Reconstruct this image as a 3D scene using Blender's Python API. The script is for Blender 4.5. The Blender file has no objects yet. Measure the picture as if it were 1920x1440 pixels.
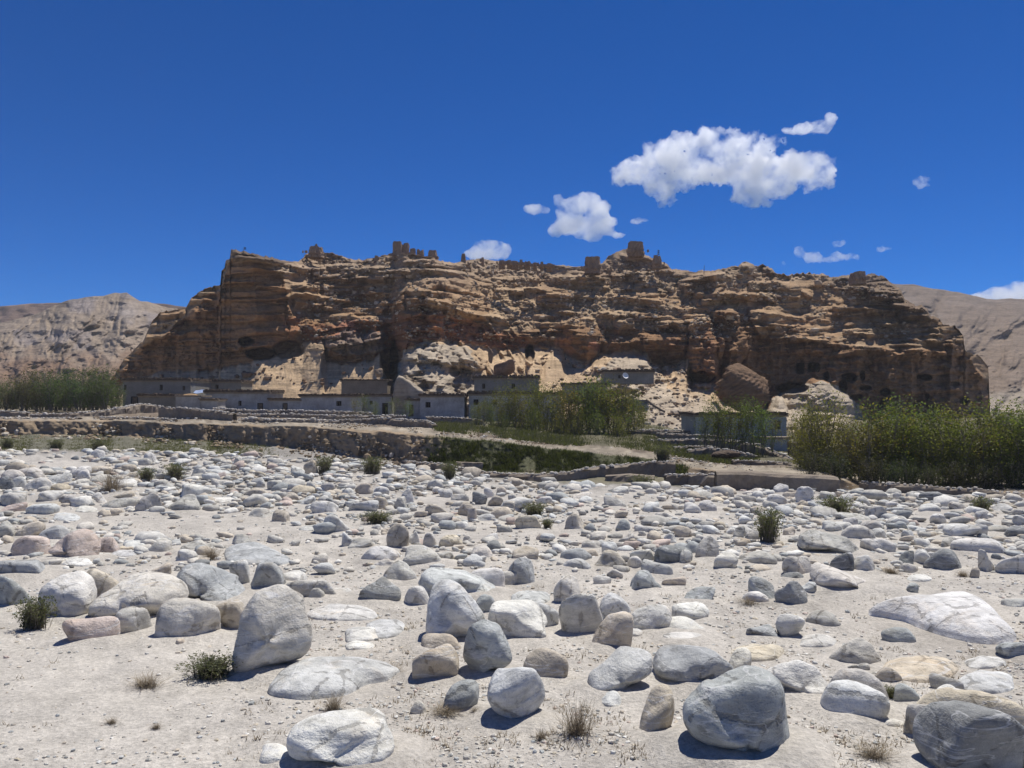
import bpy, bmesh, math, random
import numpy as np
from mathutils import Vector

R = math.radians
S = bpy.context.scene
COL = S.collection
rng = np.random.default_rng(7)
random.seed(7)

# ------------------------------------------------------------------ camera, sky, sun, exposure
CAMZ = 2.3
F = 1478.0                      # focal length in photograph pixels (photograph 1920 wide)
PITCH = math.atan(30.0 / F)
cam = bpy.data.cameras.new("camera")
cam.sensor_fit = 'HORIZONTAL'; cam.sensor_width = 36.0; cam.lens = 36.0 * F / 1920.0
cam.clip_start = 0.1; cam.clip_end = 30000
camo = bpy.data.objects.new("camera", cam); COL.objects.link(camo)
camo.location = (0, 0, CAMZ); camo.rotation_euler = (R(90) + PITCH, 0, 0)
S.camera = camo

SUN_EL, SUN_AZ = 65.0, 34.0      # azimuth: degrees to the right of straight ahead (+Y)
w = bpy.data.worlds.new("World"); S.world = w; w.use_nodes = True
nt = w.node_tree; nt.nodes.clear()
sky = nt.nodes.new('ShaderNodeTexSky'); sky.sky_type = 'NISHITA'; sky.sun_disc = False
sky.sun_elevation = R(SUN_EL); sky.sun_rotation = R(SUN_AZ)
sky.altitude = 3800; sky.air_density = 0.9; sky.dust_density = 0.1; sky.ozone_density = 6.0
hs = nt.nodes.new('ShaderNodeHueSaturation'); hs.inputs['Saturation'].default_value = 1.85; hs.inputs['Hue'].default_value = 0.505
bg = nt.nodes.new('ShaderNodeBackground'); bg.inputs[1].default_value = 0.076
wo = nt.nodes.new('ShaderNodeOutputWorld')
nt.links.new(sky.outputs[0], hs.inputs['Color']); tint = nt.nodes.new('ShaderNodeMix'); tint.data_type = 'RGBA'; tint.blend_type = 'MULTIPLY'; tint.inputs[0].default_value = 1.0; tint.inputs[7].default_value = (.66, .88, 1.03, 1)
nt.links.new(hs.outputs[0], tint.inputs[6]); nt.links.new(tint.outputs[2], bg.inputs[0]); nt.links.new(bg.outputs[0], wo.inputs[0])

sl = bpy.data.lights.new("sun", 'SUN'); sl.energy = 3.9; sl.angle = R(0.53); sl.color = (1.0, 0.965, 0.91)
so = bpy.data.objects.new("sun", sl); COL.objects.link(so)
_e, _a = R(SUN_EL), R(SUN_AZ)
sdir = Vector((math.sin(_a) * math.cos(_e), math.cos(_a) * math.cos(_e), math.sin(_e)))
so.rotation_euler = sdir.to_track_quat('Z', 'Y').to_euler(); so.location = (30, 30, 60)

S.view_settings.view_transform = 'Standard'; S.view_settings.look = 'None'
S.view_settings.exposure = 0.38; S.view_settings.gamma = 1.0
try: S.view_settings.use_curve_mapping = False
except Exception: pass
S.cycles.max_bounces = 20; S.cycles.diffuse_bounces = 4; S.cycles.glossy_bounces = 2; S.cycles.volume_bounces = 20
S.cycles.volume_max_steps = 256

# ------------------------------------------------------------------ pixel <-> place
cp, sp_ = math.cos(PITCH), math.sin(PITCH)
def ray(px, py):
    px = np.asarray(px, float); py = np.asarray(py, float)
    xc = (px - 960) / F; zc = -(py - 720) / F
    Y = cp - zc * sp_; Z = sp_ + zc * cp
    return xc / Y, Z / Y
def at(px, py, D):
    u, t = ray(px, py)
    return np.stack([u * D, np.ones_like(u) * D, CAMZ + t * D], -1)
def px_m(D):  return D / F      # metres per photograph pixel

# ------------------------------------------------------------------ noise
_T = np.random.default_rng(99).random(65536)
_P = np.random.default_rng(98).permutation(65536).astype(np.int32)
def _h(ix, iy, iz, seed):
    a = _P[(ix.astype(np.int32) + seed * 977) & 65535]
    b = _P[(a + iy.astype(np.int32)) & 65535]
    return _T[(b + iz.astype(np.int32) * 7919) & 65535]
def vnoise2(x, y, seed=0):
    x, y = np.broadcast_arrays(np.asarray(x, float), np.asarray(y, float))
    ix = np.floor(x); iy = np.floor(y); fx = x - ix; fy = y - iy
    fx = fx * fx * fx * (fx * (fx * 6 - 15) + 10); fy = fy * fy * fy * (fy * (fy * 6 - 15) + 10)
    ix = ix.astype(np.int32); iy = iy.astype(np.int32)
    p0 = _P[(ix + seed * 977) & 65535]; p1 = _P[(ix + 1 + seed * 977) & 65535]
    a = _T[(_P[(p0 + iy) & 65535])]; b = _T[(_P[(p1 + iy) & 65535])]; c = _T[(_P[(p0 + iy + 1) & 65535])]; d = _T[(_P[(p1 + iy + 1) & 65535])]
    return (a + (b - a) * fx + (c - a) * fy + (a - b - c + d) * fx * fy) * 2 - 1
def vnoise3(p, seed=0):
    i = np.floor(p); f = p - i; f = f * f * (3 - 2 * f)
    r = 0
    for dx in (0, 1):
        for dy in (0, 1):
            for dz in (0, 1):
                wgt = (f[:, 0] if dx else 1 - f[:, 0]) * (f[:, 1] if dy else 1 - f[:, 1]) * (f[:, 2] if dz else 1 - f[:, 2])
                r = r + wgt * _h(i[:, 0] + dx, i[:, 1] + dy, i[:, 2] + dz, seed)
    return r * 2 - 1
def fbm2(x, y, oct=4, seed=0, gain=.5):
    r = 0; a = 1; s = 0; x = np.asarray(x, float); y = np.asarray(y, float)
    for k in range(oct):
        r = r + a * vnoise2(x * 2 ** k + 13.7 * k, y * 2 ** k + 7.1 * k, seed + k); s += a; a *= gain
    return r / s
def fbm3(p, oct=4, seed=0, gain=.5):
    r = 0; a = 1; s = 0
    for k in range(oct):
        r = r + a * vnoise3(p * 2 ** k + 11.3 * k, seed + k); s += a; a *= gain
    return r / s
def ridge2(x, y, oct=3, seed=0):
    r = 0; a = 1; s = 0
    for k in range(oct):
        r = r + a * (1 - 2 * np.abs(vnoise2(x * 2 ** k + 3.1 * k, y * 2 ** k, seed + k))); s += a; a *= .5
    return r / s
def sstep(a, b, x):
    t = np.clip((x - a) / (b - a), 0, 1); return t * t * (3 - 2 * t)
def inpoly(px, py, poly):
    r = np.zeros(np.shape(px), bool); n = len(poly)
    for i in range(n):
        x1, y1 = poly[i]; x2, y2 = poly[(i + 1) % n]
        if y1 == y2: continue
        c = ((y1 > py) != (y2 > py)) & (px < (x2 - x1) * (py - y1) / (y2 - y1) + x1)
        r ^= c
    return r
def pl(x, pts):
    a = np.array(pts, float); return np.interp(x, a[:, 0], a[:, 1])

# ------------------------------------------------------------------ mesh helpers
def mesh_from(name, V, Fc, mat=None, smooth=True, col=None):
    V = np.ascontiguousarray(V, dtype=np.float32); Fc = np.asarray(Fc)
    me = bpy.data.meshes.new(name)
    k = Fc.shape[1]; n = len(Fc)
    me.vertices.add(len(V)); me.vertices.foreach_set('co', V.ravel())
    me.loops.add(n * k); me.loops.foreach_set('vertex_index', Fc.astype(np.int32).ravel())
    me.polygons.add(n); me.polygons.foreach_set('loop_start', np.arange(0, n * k, k, dtype=np.int32))
    me.polygons.foreach_set('loop_total', np.full(n, k, np.int32))
    me.update(calc_edges=True)
    me.polygons.foreach_set('use_smooth', np.full(n, bool(smooth)))
    if col is not None:
        ca = me.color_attributes.new('tint', 'FLOAT_COLOR', 'POINT')
        c4 = np.ones((len(V), 4), np.float32); c4[:, :col.shape[1]] = col
        ca.data.foreach_set('color', c4.ravel())
    if mat: me.materials.append(mat)
    return me
def grid_faces(nr, nc):
    i = np.arange(nr - 1)[:, None] * nc + np.arange(nc - 1)[None, :]
    i = i.ravel()
    return np.stack([i, i + 1, i + nc + 1, i + nc], -1)
def link(name, me, parent=None, kind=None, label=None, cat=None, group=None, loc=None, color=None):
    o = bpy.data.objects.new(name, me); COL.objects.link(o)
    if parent: o.parent = parent
    tag(o, label, cat, group, kind)
    if loc is not None: o.location = loc
    if color is not None: o.color = (*color, 1)
    return o
def tag(o, label=None, cat=None, group=None, kind=None):
    if label: o['label'] = label
    if cat: o['category'] = cat
    if group: o['group'] = group
    if kind: o['kind'] = kind
    return o
class MB:
    def __init__(s): s.v = []; s.f = []
    def quad(s, *p):
        n = len(s.v); s.v += [tuple(q) for q in p]; s.f.append((n, n + 1, n + 2, n + 3))
    def box(s, x0, x1, y0, y1, z0, z1, jit=0, rz=0, c=(0, 0), taper=0):
        n = len(s.v)
        for z in (z0, z1):
            k = taper if z == z1 else 0
            for x, y in ((x0 + k, y0 + k), (x1 - k, y0 + k), (x1 - k, y1 - k), (x0 + k, y1 - k)):
                x += random.uniform(-jit, jit); y += random.uniform(-jit, jit); zz = z + random.uniform(-jit, jit)
                X = c[0] + (x - c[0]) * math.cos(rz) - (y - c[1]) * math.sin(rz); Y = c[1] + (x - c[0]) * math.sin(rz) + (y - c[1]) * math.cos(rz)
                s.v.append((X, Y, zz))
        for a in ((0, 3, 2, 1), (4, 5, 6, 7), (0, 1, 5, 4), (1, 2, 6, 5), (2, 3, 7, 6), (3, 0, 4, 7)):
            s.f.append(tuple(n + i for i in a))
    def tube(s, pts, rad, k=5):
        pts = [Vector(p) for p in pts]; n0 = len(s.v)
        for i, p in enumerate(pts):
            d = (pts[min(i + 1, len(pts) - 1)] - pts[max(i - 1, 0)]).normalized()
            a = d.orthogonal().normalized(); b = d.cross(a)
            r = rad[i] if isinstance(rad, (list, tuple)) else rad
            for j in range(k):
                t = 2 * math.pi * j / k; s.v.append(tuple(p + a * (math.cos(t) * r) + b * (math.sin(t) * r)))
        for i in range(len(pts) - 1):
            for j in range(k):
                a = n0 + i * k + j; b = n0 + i * k + (j + 1) % k; s.f.append((a, b, b + k, a + k))
    def build(s, name, mat, parent=None, smooth=False, **kw):
        return link(name, mesh_from(name, np.array(s.v), np.array(s.f), mat, smooth), parent, **kw)
def thing(name, label, cat, loc, group=None, rz=0):
    o = bpy.data.objects.new(name, None); COL.objects.link(o); o.location = loc; o.rotation_euler.z = rz
    o.empty_display_size = .3
    return tag(o, label, cat, group)

# ------------------------------------------------------------------ materials
class NT:
    def __init__(s, name, rough=.9, spec=.2):
        s.m = bpy.data.materials.new(name); s.m.use_nodes = True; s.t = s.m.node_tree; s.n = s.t.nodes
        s.b = s.n['Principled BSDF']; s.b.inputs['Roughness'].default_value = rough
        s.b.inputs['Specular IOR Level'].default_value = spec
        s.tc = s.n.new('ShaderNodeTexCoord')
    def L(s, a, b): s.t.links.new(a, b)
    def noise(s, scale, detail=4, rough=.55, co='Object', dist=0, vec=None):
        n = s.n.new('ShaderNodeTexNoise'); n.inputs['Scale'].default_value = scale; n.inputs['Detail'].default_value = detail
        n.inputs['Roughness'].default_value = rough; n.inputs['Distortion'].default_value = dist
        s.L(vec or s.tc.outputs[co], n.inputs['Vector']); return n.outputs['Fac']
    def vor(s, scale, feat='F1', co='Object', vec=None, out='Distance'):
        n = s.n.new('ShaderNodeTexVoronoi'); n.feature = feat; n.inputs['Scale'].default_value = scale
        s.L(vec or s.tc.outputs[co], n.inputs['Vector']); return n.outputs[out]
    def ramp(s, fac, stops):
        r = s.n.new('ShaderNodeValToRGB'); s.L(fac, r.inputs[0]); e = r.color_ramp.elements
        while len(e) < len(stops): e.new(.5)
        for k, (p, c) in enumerate(stops):
            e[k].position = p; e[k].color = (*c, 1) if not isinstance(c, (int, float)) else (c, c, c, 1)
        return r.outputs[0]
    def mix(s, fac, a, b, mode='MIX'):
        n = s.n.new('ShaderNodeMix'); n.data_type = 'RGBA'; n.blend_type = mode
        for sock, v in ((n.inputs[0], fac), (n.inputs[6], a), (n.inputs[7], b)):
            if isinstance(v, (int, float)): sock.default_value = v if sock == n.inputs[0] else (v, v, v, 1)
            elif isinstance(v, tuple): sock.default_value = (*v, 1)
            else: s.L(v, sock)
        return n.outputs[2]
    def mth(s, op, a, b=None):
        n = s.n.new('ShaderNodeMath'); n.operation = op
        for sock, v in ((n.inputs[0], a), (n.inputs[1], b)):
            if v is None: continue
            if isinstance(v, (int, float)): sock.default_value = v
            else: s.L(v, sock)
        return n.outputs[0]
    def mapv(s, scale, rot=(0, 0, 0), co='Object'):
        n = s.n.new('ShaderNodeMapping'); n.inputs['Scale'].default_value = scale; n.inputs['Rotation'].default_value = rot
        s.L(s.tc.outputs[co], n.inputs['Vector']); return n.outputs[0]
    def objcol(s):
        n = s.n.new('ShaderNodeObjectInfo'); return n
    def attr(s, name='tint'):
        n = s.n.new('ShaderNodeAttribute'); n.attribute_name = name; return n.outputs['Color']
    def bump(s, *hs):
        prev = None
        for h, strength, dist in hs:
            b = s.n.new('ShaderNodeBump'); b.inputs['Strength'].default_value = strength; b.inputs['Distance'].default_value = dist
            s.L(h, b.inputs['Height'])
            if prev: s.L(prev, b.inputs['Normal'])
            prev = b.outputs[0]
        s.L(prev, s.b.inputs['Normal'])
    def color(s, c):
        if isinstance(c, tuple): s.b.inputs['Base Color'].default_value = (*c, 1)
        else: s.L(c, s.b.inputs['Base Color'])
        return s.m

def m_rock():
    k = NT('riverbed_stone', .88, .25)
    oi = k.objcol()
    # every stone samples its own stretch of the grain
    geo = k.n.new('ShaderNodeNewGeometry')
    va = k.n.new('ShaderNodeVectorMath'); va.operation = 'MULTIPLY_ADD'
    k.L(oi.outputs['Random'], va.inputs[0]); va.inputs[1].default_value = (37, 91, 53)
    k.L(geo.outputs['Position'], va.inputs[2]); v = va.outputs[0]
    big = k.noise(2.4, 3, .5, vec=v, dist=.6)
    mid = k.noise(9, 6, .62, vec=v)
    fine = k.noise(50, 4, .7, vec=v)
    spk = k.noise(130, 2, .6, vec=v)
    mp = k.n.new('ShaderNodeMapping'); mp.inputs['Scale'].default_value = (1, 1.4, 5); mp.inputs['Rotation'].default_value = (.5, .35, .2)
    k.L(v, mp.inputs['Vector'])
    band = k.noise(3.2, 5, .6, vec=mp.outputs[0], dist=.8)
    c = k.mix(1.0, oi.outputs['Color'], k.ramp(big, [(.3, .78), (.7, 1.14)]), 'MULTIPLY')
    c = k.mix(1.0, c, k.ramp(mid, [(.28, .72), (.5, .97), (.72, 1.13)]), 'MULTIPLY')
    c = k.mix(1.0, c, k.ramp(band, [(.35, .86), (.6, 1.06)]), 'MULTIPLY')
    c = k.mix(k.ramp(spk, [(.52, 0.0), (.68, .55)]), c, k.mix(.5, c, (.10, .10, .105)))
    c = k.mix(k.ramp(fine, [(.55, 0.0), (.75, .4)]), c, (.62, .60, .56))
    stain = k.noise(1.7, 4, .6, vec=v, dist=1.2)
    c = k.mix(k.ramp(stain, [(.55, 0.0), (.75, .38)]), c, k.mix(1.0, c, (1.05, .86, .63), 'MULTIPLY'))
    cr = k.vor(1.9, 'DISTANCE_TO_EDGE', vec=v)
    crw = k.mth('ADD', cr, k.mth('MULTIPLY', k.mth('SUBTRACT', mid, .5), .22))
    crack = k.ramp(crw, [(0.0, 1.0), (.018, 0.0)])
    c = k.mix(k.mth('MULTIPLY', crack, .55), c, k.mix(1.0, c, (.42, .40, .38), 'MULTIPLY'))
    mp2 = k.n.new('ShaderNodeMapping'); mp2.inputs['Scale'].default_value = (1, 1.2, 7); mp2.inputs['Rotation'].default_value = (1.1, .6, .9); k.L(v, mp2.inputs['Vector'])
    vein = k.noise(1.3, 3, .5, vec=mp2.outputs[0], dist=1.0)
    c = k.mix(k.ramp(vein, [(.485, 0.0), (.5, .6), (.515, 0.0)]), c, (.70, .69, .66))
    lich = k.noise(6, 5, .7, vec=v, dist=.4)
    c = k.mix(k.ramp(lich, [(.60, 0.0), (.66, .5)]), c, k.mix(1.0, c, (.58, .57, .54), 'MULTIPLY'))
    k.bump((crack, .35, -.03), (mid, .6, .05), (band, .35, .04), (fine, .6, .012), (spk, .35, .004))
    return k.color(c)
def m_ground():
    k = NT('sandy_ground', .95, .1)
    t = k.attr()
    v = k.tc.outputs['Object']
    a = k.noise(.5, 5, .6); b = k.noise(3.5, 6, .65); f = k.noise(28, 5, .7); g = k.noise(120, 3, .7)
    c = k.mix(1.0, t, k.ramp(a, [(.3, .84), (.7, 1.1)]), 'MULTIPLY')
    c = k.mix(1.0, c, k.ramp(b, [(.3, .82), (.65, 1.09)]), 'MULTIPLY')
    c = k.mix(1.0, c, k.ramp(f, [(.3, .74), (.62, 1.1)]), 'MULTIPLY')
    c = k.mix(k.ramp(g, [(.56, 0.0), (.72, .5)]), c, k.mix(1.0, c, (.45, .43, .40), 'MULTIPLY'))
    pv = k.vor(45); c = k.mix(k.ramp(pv, [(.10, .5), (.2, 0.0)]), c, (.50, .48, .45))
    k.bump((b, .6, .05), (f, .7, .02), (g, .5, .006))
    return k.color(c)
def m_cliff(name='cliff_rock', fine=1.0):
    k = NT(name, .95, .1)
    t = k.attr()
    a = k.noise(.35 * fine, 6, .62); b = k.noise(2.2 * fine, 6, .68)
    st = k.noise(1.0, 6, .65, vec=k.mapv((.25 * fine, .25 * fine, 3.2 * fine)), dist=.5)
    c = k.mix(1.0, t, k.ramp(a, [(.3, .8), (.7, 1.15)]), 'MULTIPLY')
    c = k.mix(1.0, c, k.ramp(st, [(.32, .76), (.66, 1.14)]), 'MULTIPLY')
    c = k.mix(1.0, c, k.ramp(b, [(.3, .78), (.65, 1.12)]), 'MULTIPLY')
    k.bump((st, .45, .35 / fine), (b, .6, .25 / fine))
    return k.color(c)
def m_plain(name, c1, c2, scale=3, rough=.9, bump=.4, dist=.03):
    k = NT(name, rough, .15)
    a = k.noise(scale, 6, .65); b = k.noise(scale * 9, 4, .7)
    c = k.mix(k.ramp(a, [(.32, 0.0), (.68, 1.0)]), c1, c2)
    c = k.mix(1.0, c, k.ramp(b, [(.3, .82), (.65, 1.1)]), 'MULTIPLY')
    k.bump((a, bump, dist * 2), (b, bump, dist))
    return k.color(c)
def m_leaf():
    k = NT('foliage', .6, .25)
    oi = k.objcol()
    n = k.noise(1.6, 3, .6); n2 = k.noise(9, 2, .6)
    c = k.mix(1.0, oi.outputs['Color'], k.ramp(n, [(.3, (.62, .66, .55)), (.7, (1.32, 1.22, 1.05))]), 'MULTIPLY')
    c = k.mix(1.0, c, k.ramp(n2, [(.3, .7), (.7, 1.3)]), 'MULTIPLY')
    k.color(c)
    tr = k.n.new('ShaderNodeBsdfTranslucent'); k.L(k.mix(1.0, c, (1.2, 1.25, .6), 'MULTIPLY'), tr.inputs[0])
    mx = k.n.new('ShaderNodeMixShader'); mx.inputs[0].default_value = .5
    out = [q for q in k.n if q.type == 'OUTPUT_MATERIAL'][0]
    k.L(k.b.outputs[0], mx.inputs[1]); k.L(tr.outputs[0], mx.inputs[2]); k.L(mx.outputs[0], out.inputs[0])
    return k.m
M = dict(rock=m_rock(), ground=m_ground(), cliff=m_cliff(), hill=m_cliff('hill_rock', .28), leaf=m_leaf(),
         bark=m_plain('bark', (.16, .14, .11), (.24, .21, .17), 12),
         twig=m_plain('dry_twig', (.24, .19, .125), (.42, .35, .25), 20),
         plaster=m_plain('whitewashed_plaster', (.28, .265, .235), (.52, .51, .48), .8),
         plaster2=m_plain('grey_plaster', (.19, .178, .155), (.28, .265, .235), .9),
         bluewash=m_plain('blue_white_plaster', (.26, .29, .29), (.38, .41, .40), 1.0),
         mud=m_plain('mud_wall', (.20, .16, .12), (.31, .26, .20), .9, dist=.06),
         ruin=m_plain('ruin_mud_brick', (.22, .155, .11), (.33, .235, .165), .8, dist=.08),
         brush=m_plain('stacked_brushwood', (.07, .05, .035), (.15, .11, .08), 7, dist=.05),
         orange=m_plain('dry_fodder', (.36, .22, .11), (.50, .33, .17), 6, dist=.05),
         dark=m_plain('dark_opening', (.012, .011, .010), (.022, .02, .018), 3),
         wood=m_plain('weathered_wood', (.16, .12, .085), (.26, .20, .14), 5),
         wframe=m_plain('black_window_frame', (.03, .028, .026), (.05, .045, .04), 4),
         white=m_plain('white_metal', (.7, .7, .69), (.8, .8, .78), 2, .4),
         tarp=m_plain('blue_tarpaulin', (.28, .36, .55), (.36, .44, .62), 3, .5),
         cope=m_plain('coping_stone', (.42, .38, .32), (.60, .56, .50), 6))

# ------------------------------------------------------------------ ground: break lines from near to far
GX = [-500, 0, 200, 450, 640, 760, 860, 940, 1060, 1230, 1340, 1565, 1620, 1920, 2500]
GY = [[3200] * 15, [1440] * 15, [1200] * 15, [1080] * 15, [1000] * 15,
      [955, 955, 955, 955, 955, 955, 955, 957, 960, 962, 963, 965, 966, 968, 972],
      [845, 845, 848, 852, 866, 872, 888, 899, 908, 914, 918, 922, 925, 938, 955],
      [812, 815, 817, 832, 850, 866, 880, 884, 886, 884, 914, 920, 917, 927, 942],
      [788, 788, 790, 797, 803, 812, 822, 830, 845, 862, 884, 895, 912, 922, 935],
      [782, 782, 784, 788, 795, 803, 812, 822, 836, 850, 868, 880, 885, 890, 900],
      [766, 766, 768, 770, 785, 786, 788, 790, 795, 800, 836, 850, 850, 850, 850],
      [755, 755, 757, 760, 765, 770, 772, 772, 778, 782, 785, 785, 785, 785, 785],
      [752, 752, 754, 757, 762, 767, 769, 769, 774, 777, 778, 778, 778, 774, 774]]
GD = [[1.35] * 15, [4.7] * 15, [7.9] * 15, [12] * 15, [17] * 15,
      [22, 22, 22, 22, 22, 22, 22, 21.8, 21.5, 21.2, 21, 20.8, 20.7, 20.5, 20],
      [42, 42, 42, 41, 39, 37, 35, 34.5, 33, 32, 31, 30.5, 30, 27, 25],
      [53, 52, 52, 48, 45, 42, 40, 40, 40, 38, 33, 31.5, 33, 30, 28],
      [53.6, 52.6, 52.5, 48.5, 45.5, 42.6, 42, 42, 42, 40.5, 33.4, 31.9, 33.4, 30.4, 28.4],
      [62, 62, 62, 60, 55, 50, 46, 46, 46, 45, 42, 42, 42, 40, 38],
      [80, 80, 80, 80, 78, 78, 78, 78, 76, 74, 62, 60, 60, 60, 60],
      [100] * 15, [200] * 15]
GY = np.array(GY, float); GD = np.array(GD, float); GX = np.array(GX, float)
def cols_at(px):
    return (np.array([np.interp(px, GX, r) for r in GY]), np.array([np.interp(px, GX, r) for r in GD]))
def ground_D(px, py):
    px = np.atleast_1d(np.asarray(px, float)); py = np.atleast_1d(np.asarray(py, float))
    y, d = cols_at(px); _, tt = ray(px[None, :] * np.ones_like(y), y); _, t = ray(px, py)
    out = np.full(px.shape, np.nan)
    for i in range(len(y) - 1):
        m = (py <= y[i]) & (py >= y[i + 1]) & np.isnan(out)
        a = (t - tt[i]) * d[i]; b = (tt[i + 1] - t) * d[i + 1]
        s = a / np.where(np.abs(a + b) < 1e-9, 1e-9, a + b)
        out[m] = (d[i] + s * (d[i + 1] - d[i]))[m]
    out[np.isnan(out) & (py > y[0])] = 1.35; out[np.isnan(out)] = 200
    return out
def gnoise(X, Y):
    f = np.clip((Y - .5) / 4, .3, 1)
    return (.07 * fbm2(X / 2.6, Y / 2.6, 3, 5) + .022 * fbm2(X / .45, Y / .45, 3, 9)) * f * np.where(Y > 60, 1.6, 1)
def ground_z(X, Y):
    """height of the ground at a place"""
    X = np.atleast_1d(np.asarray(X, float)); Y = np.atleast_1d(np.asarray(Y, float))
    px = 960 + X / Y * F
    y, d = cols_at(px); _, tt = ray(px[None, :] * np.ones_like(y), y); z = CAMZ + tt * d
    out = z[0].copy()
    for i in range(len(y) - 1):
        m = (Y >= d[i]) & (Y <= d[i + 1])
        s = (Y - d[i]) / (d[i + 1] - d[i]); out[m] = (z[i] + s * (z[i + 1] - z[i]))[m]
    return out + gnoise(X, Y)

rows = np.concatenate([np.arange(754, 950, 1.25), np.arange(950, 1200, 2.4), np.arange(1200, 1560, 4), np.array([1600, 1680, 1800, 2000, 2300, 2700, 3200])])
colsx = np.arange(-440, 2361, 2.6)
PX, PY = np.meshgrid(colsx, rows)
ylast = np.interp(PX, GX, GY[-1])
PYc = np.maximum(PY, ylast)
# bend the break lines of the banks so they are not ruler-straight
wob = 3.5 * fbm2(PX / 38, PY * 0 + 1, 4, 31) * sstep(775, 800, PY) * (1 - sstep(925, 960, PY))
wob += 5 * fbm2(PX / 160, PY * 0 + 5, 2, 33) * sstep(790, 815, PY) * (1 - sstep(925, 960, PY))
Dg = ground_D(PX.ravel(), (PYc + wob).ravel()).reshape(PX.shape)
# bank relief
bankm = sstep(0, .3, 1 - np.abs(PYc + wob - (np.interp(PX, GX, GY[7]) + np.interp(PX, GX, GY[8])) / 2) / (np.interp(PX, GX, GY[7]) - np.interp(PX, GX, GY[8]) + 6))
Dg = Dg + bankm * (.8 * fbm2(PX / 34, PY / 90, 4, 41) + .22 * fbm2(PX / 8, PY / 8, 3, 43)) * np.where(Dg > 38, 1, .35)
P = at(PX, PYc, Dg)
P[..., 2] += gnoise(P[..., 0], P[..., 1])
def C(*a): return np.array(a, float)
sand = C(.535, .495, .43); soil = C(.19, .15, .11); bankc = C(.31, .235, .155); grass = C(.075, .085, .045); path = C(.34, .29, .22); gravel = C(.43, .40, .355)
edge = np.interp(PX, GX, GY[6]); foot = np.interp(PX, GX, GY[7]); top = np.interp(PX, GX, GY[8]); inner = np.interp(PX, GX, GY[9])
nz = fbm2(PX / 60, PY / 22, 4, 55); nz2 = fbm2(PX / 14, PY / 7, 3, 57)
c = np.broadcast_to(sand, P.shape).copy()
def lay(mask, colr): 
    global c
    c = c + mask[..., None] * (colr - c)
yw = PYc + 4 * nz2 + 2.5 * fbm2(PX / 5, PY / 4, 2, 60)
lay(sstep(1010, 900, PY) * .5 + 0 * PY, gravel)
lay(sstep(.0, .5, nz) * .30, gravel)
lay(sstep(.0, .5, fbm2(P[..., 0] / 2.2, P[..., 1] / 3.0, 4, 58)) * .35 * sstep(1050, 1200, PY) * sstep(500, 900, PX), C(.33, .29, .24))
lay(sstep(edge + 16, edge - 4, yw), gravel * .72)
g = sstep(edge + 3, edge - 8, yw) * sstep(foot - 12, foot + 3, yw)
lay(g * sstep(520, 380, PX + 60 * nz) * .75, C(.13, .125, .075))
lay(g * sstep(840, 900, PX) * sstep(1340, 1240, PX), C(.20, .18, .12))
lay(sstep(foot + 2, foot - 3, yw), bankc)
lay(sstep(foot + 2, foot - 3, yw) * sstep(780, 860, PX) * sstep(1300, 1230, PX), C(.10, .10, .055))
lay(sstep(top + 1, top - 2, yw), path)
lay(sstep(inner + 4, inner - 2, yw) * sstep(-.5, .3, nz + .25), soil)
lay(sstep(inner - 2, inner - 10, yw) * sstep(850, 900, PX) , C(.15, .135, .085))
lay(sstep(775, 768, yw), C(.33, .28, .20))
c *= (1 + (.10 + .25 * sstep(inner + 30, inner, yw)) * nz2 + .22 * sstep(foot, foot - 20, yw) * fbm2(PX / 26, PY / 3.2, 3, 59))[..., None]
# rubble fans against the mud bank
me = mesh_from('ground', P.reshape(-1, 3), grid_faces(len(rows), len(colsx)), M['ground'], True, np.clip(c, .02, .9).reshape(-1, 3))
link('ground', me, kind='structure')
# the rest of the valley floor: beside and behind the photographer, and on to the horizon
ang = np.radians(np.linspace(43.2, 360 - 43.2, 90)); rad = np.array([0.0, 1.0, 2, 4, 8, 16, 30, 60, 120, 300, 900, 1700])
A, RR = np.meshgrid(ang, rad)
V = np.stack([np.sin(A) * RR, np.cos(A) * RR, 0 * A - .0 - .04 * np.clip(RR, 0, 60) * .5 + .06 * fbm2(A * 9, RR / 3, 3, 4)], -1)
V[0, :, 2] = -.05
link('ground', mesh_from('valley_ground', V.reshape(-1, 3), grid_faces(len(rad), 90)[:, ::-1], M['ground'], True, np.broadcast_to(sand, (V.size // 3, 3))), kind='structure')
far = np.array([(-1900, -1900, -6.5), (1900, -1900, -6.5), (1900, 2150, -6.5), (-1900, 2150, -6.5)], float)
link('ground', mesh_from('plain_ground', far, np.array([(0, 1, 2, 3)]), M['ground'], False, np.tile(C(.33, .29, .24), (4, 1))), kind='structure')

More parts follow.
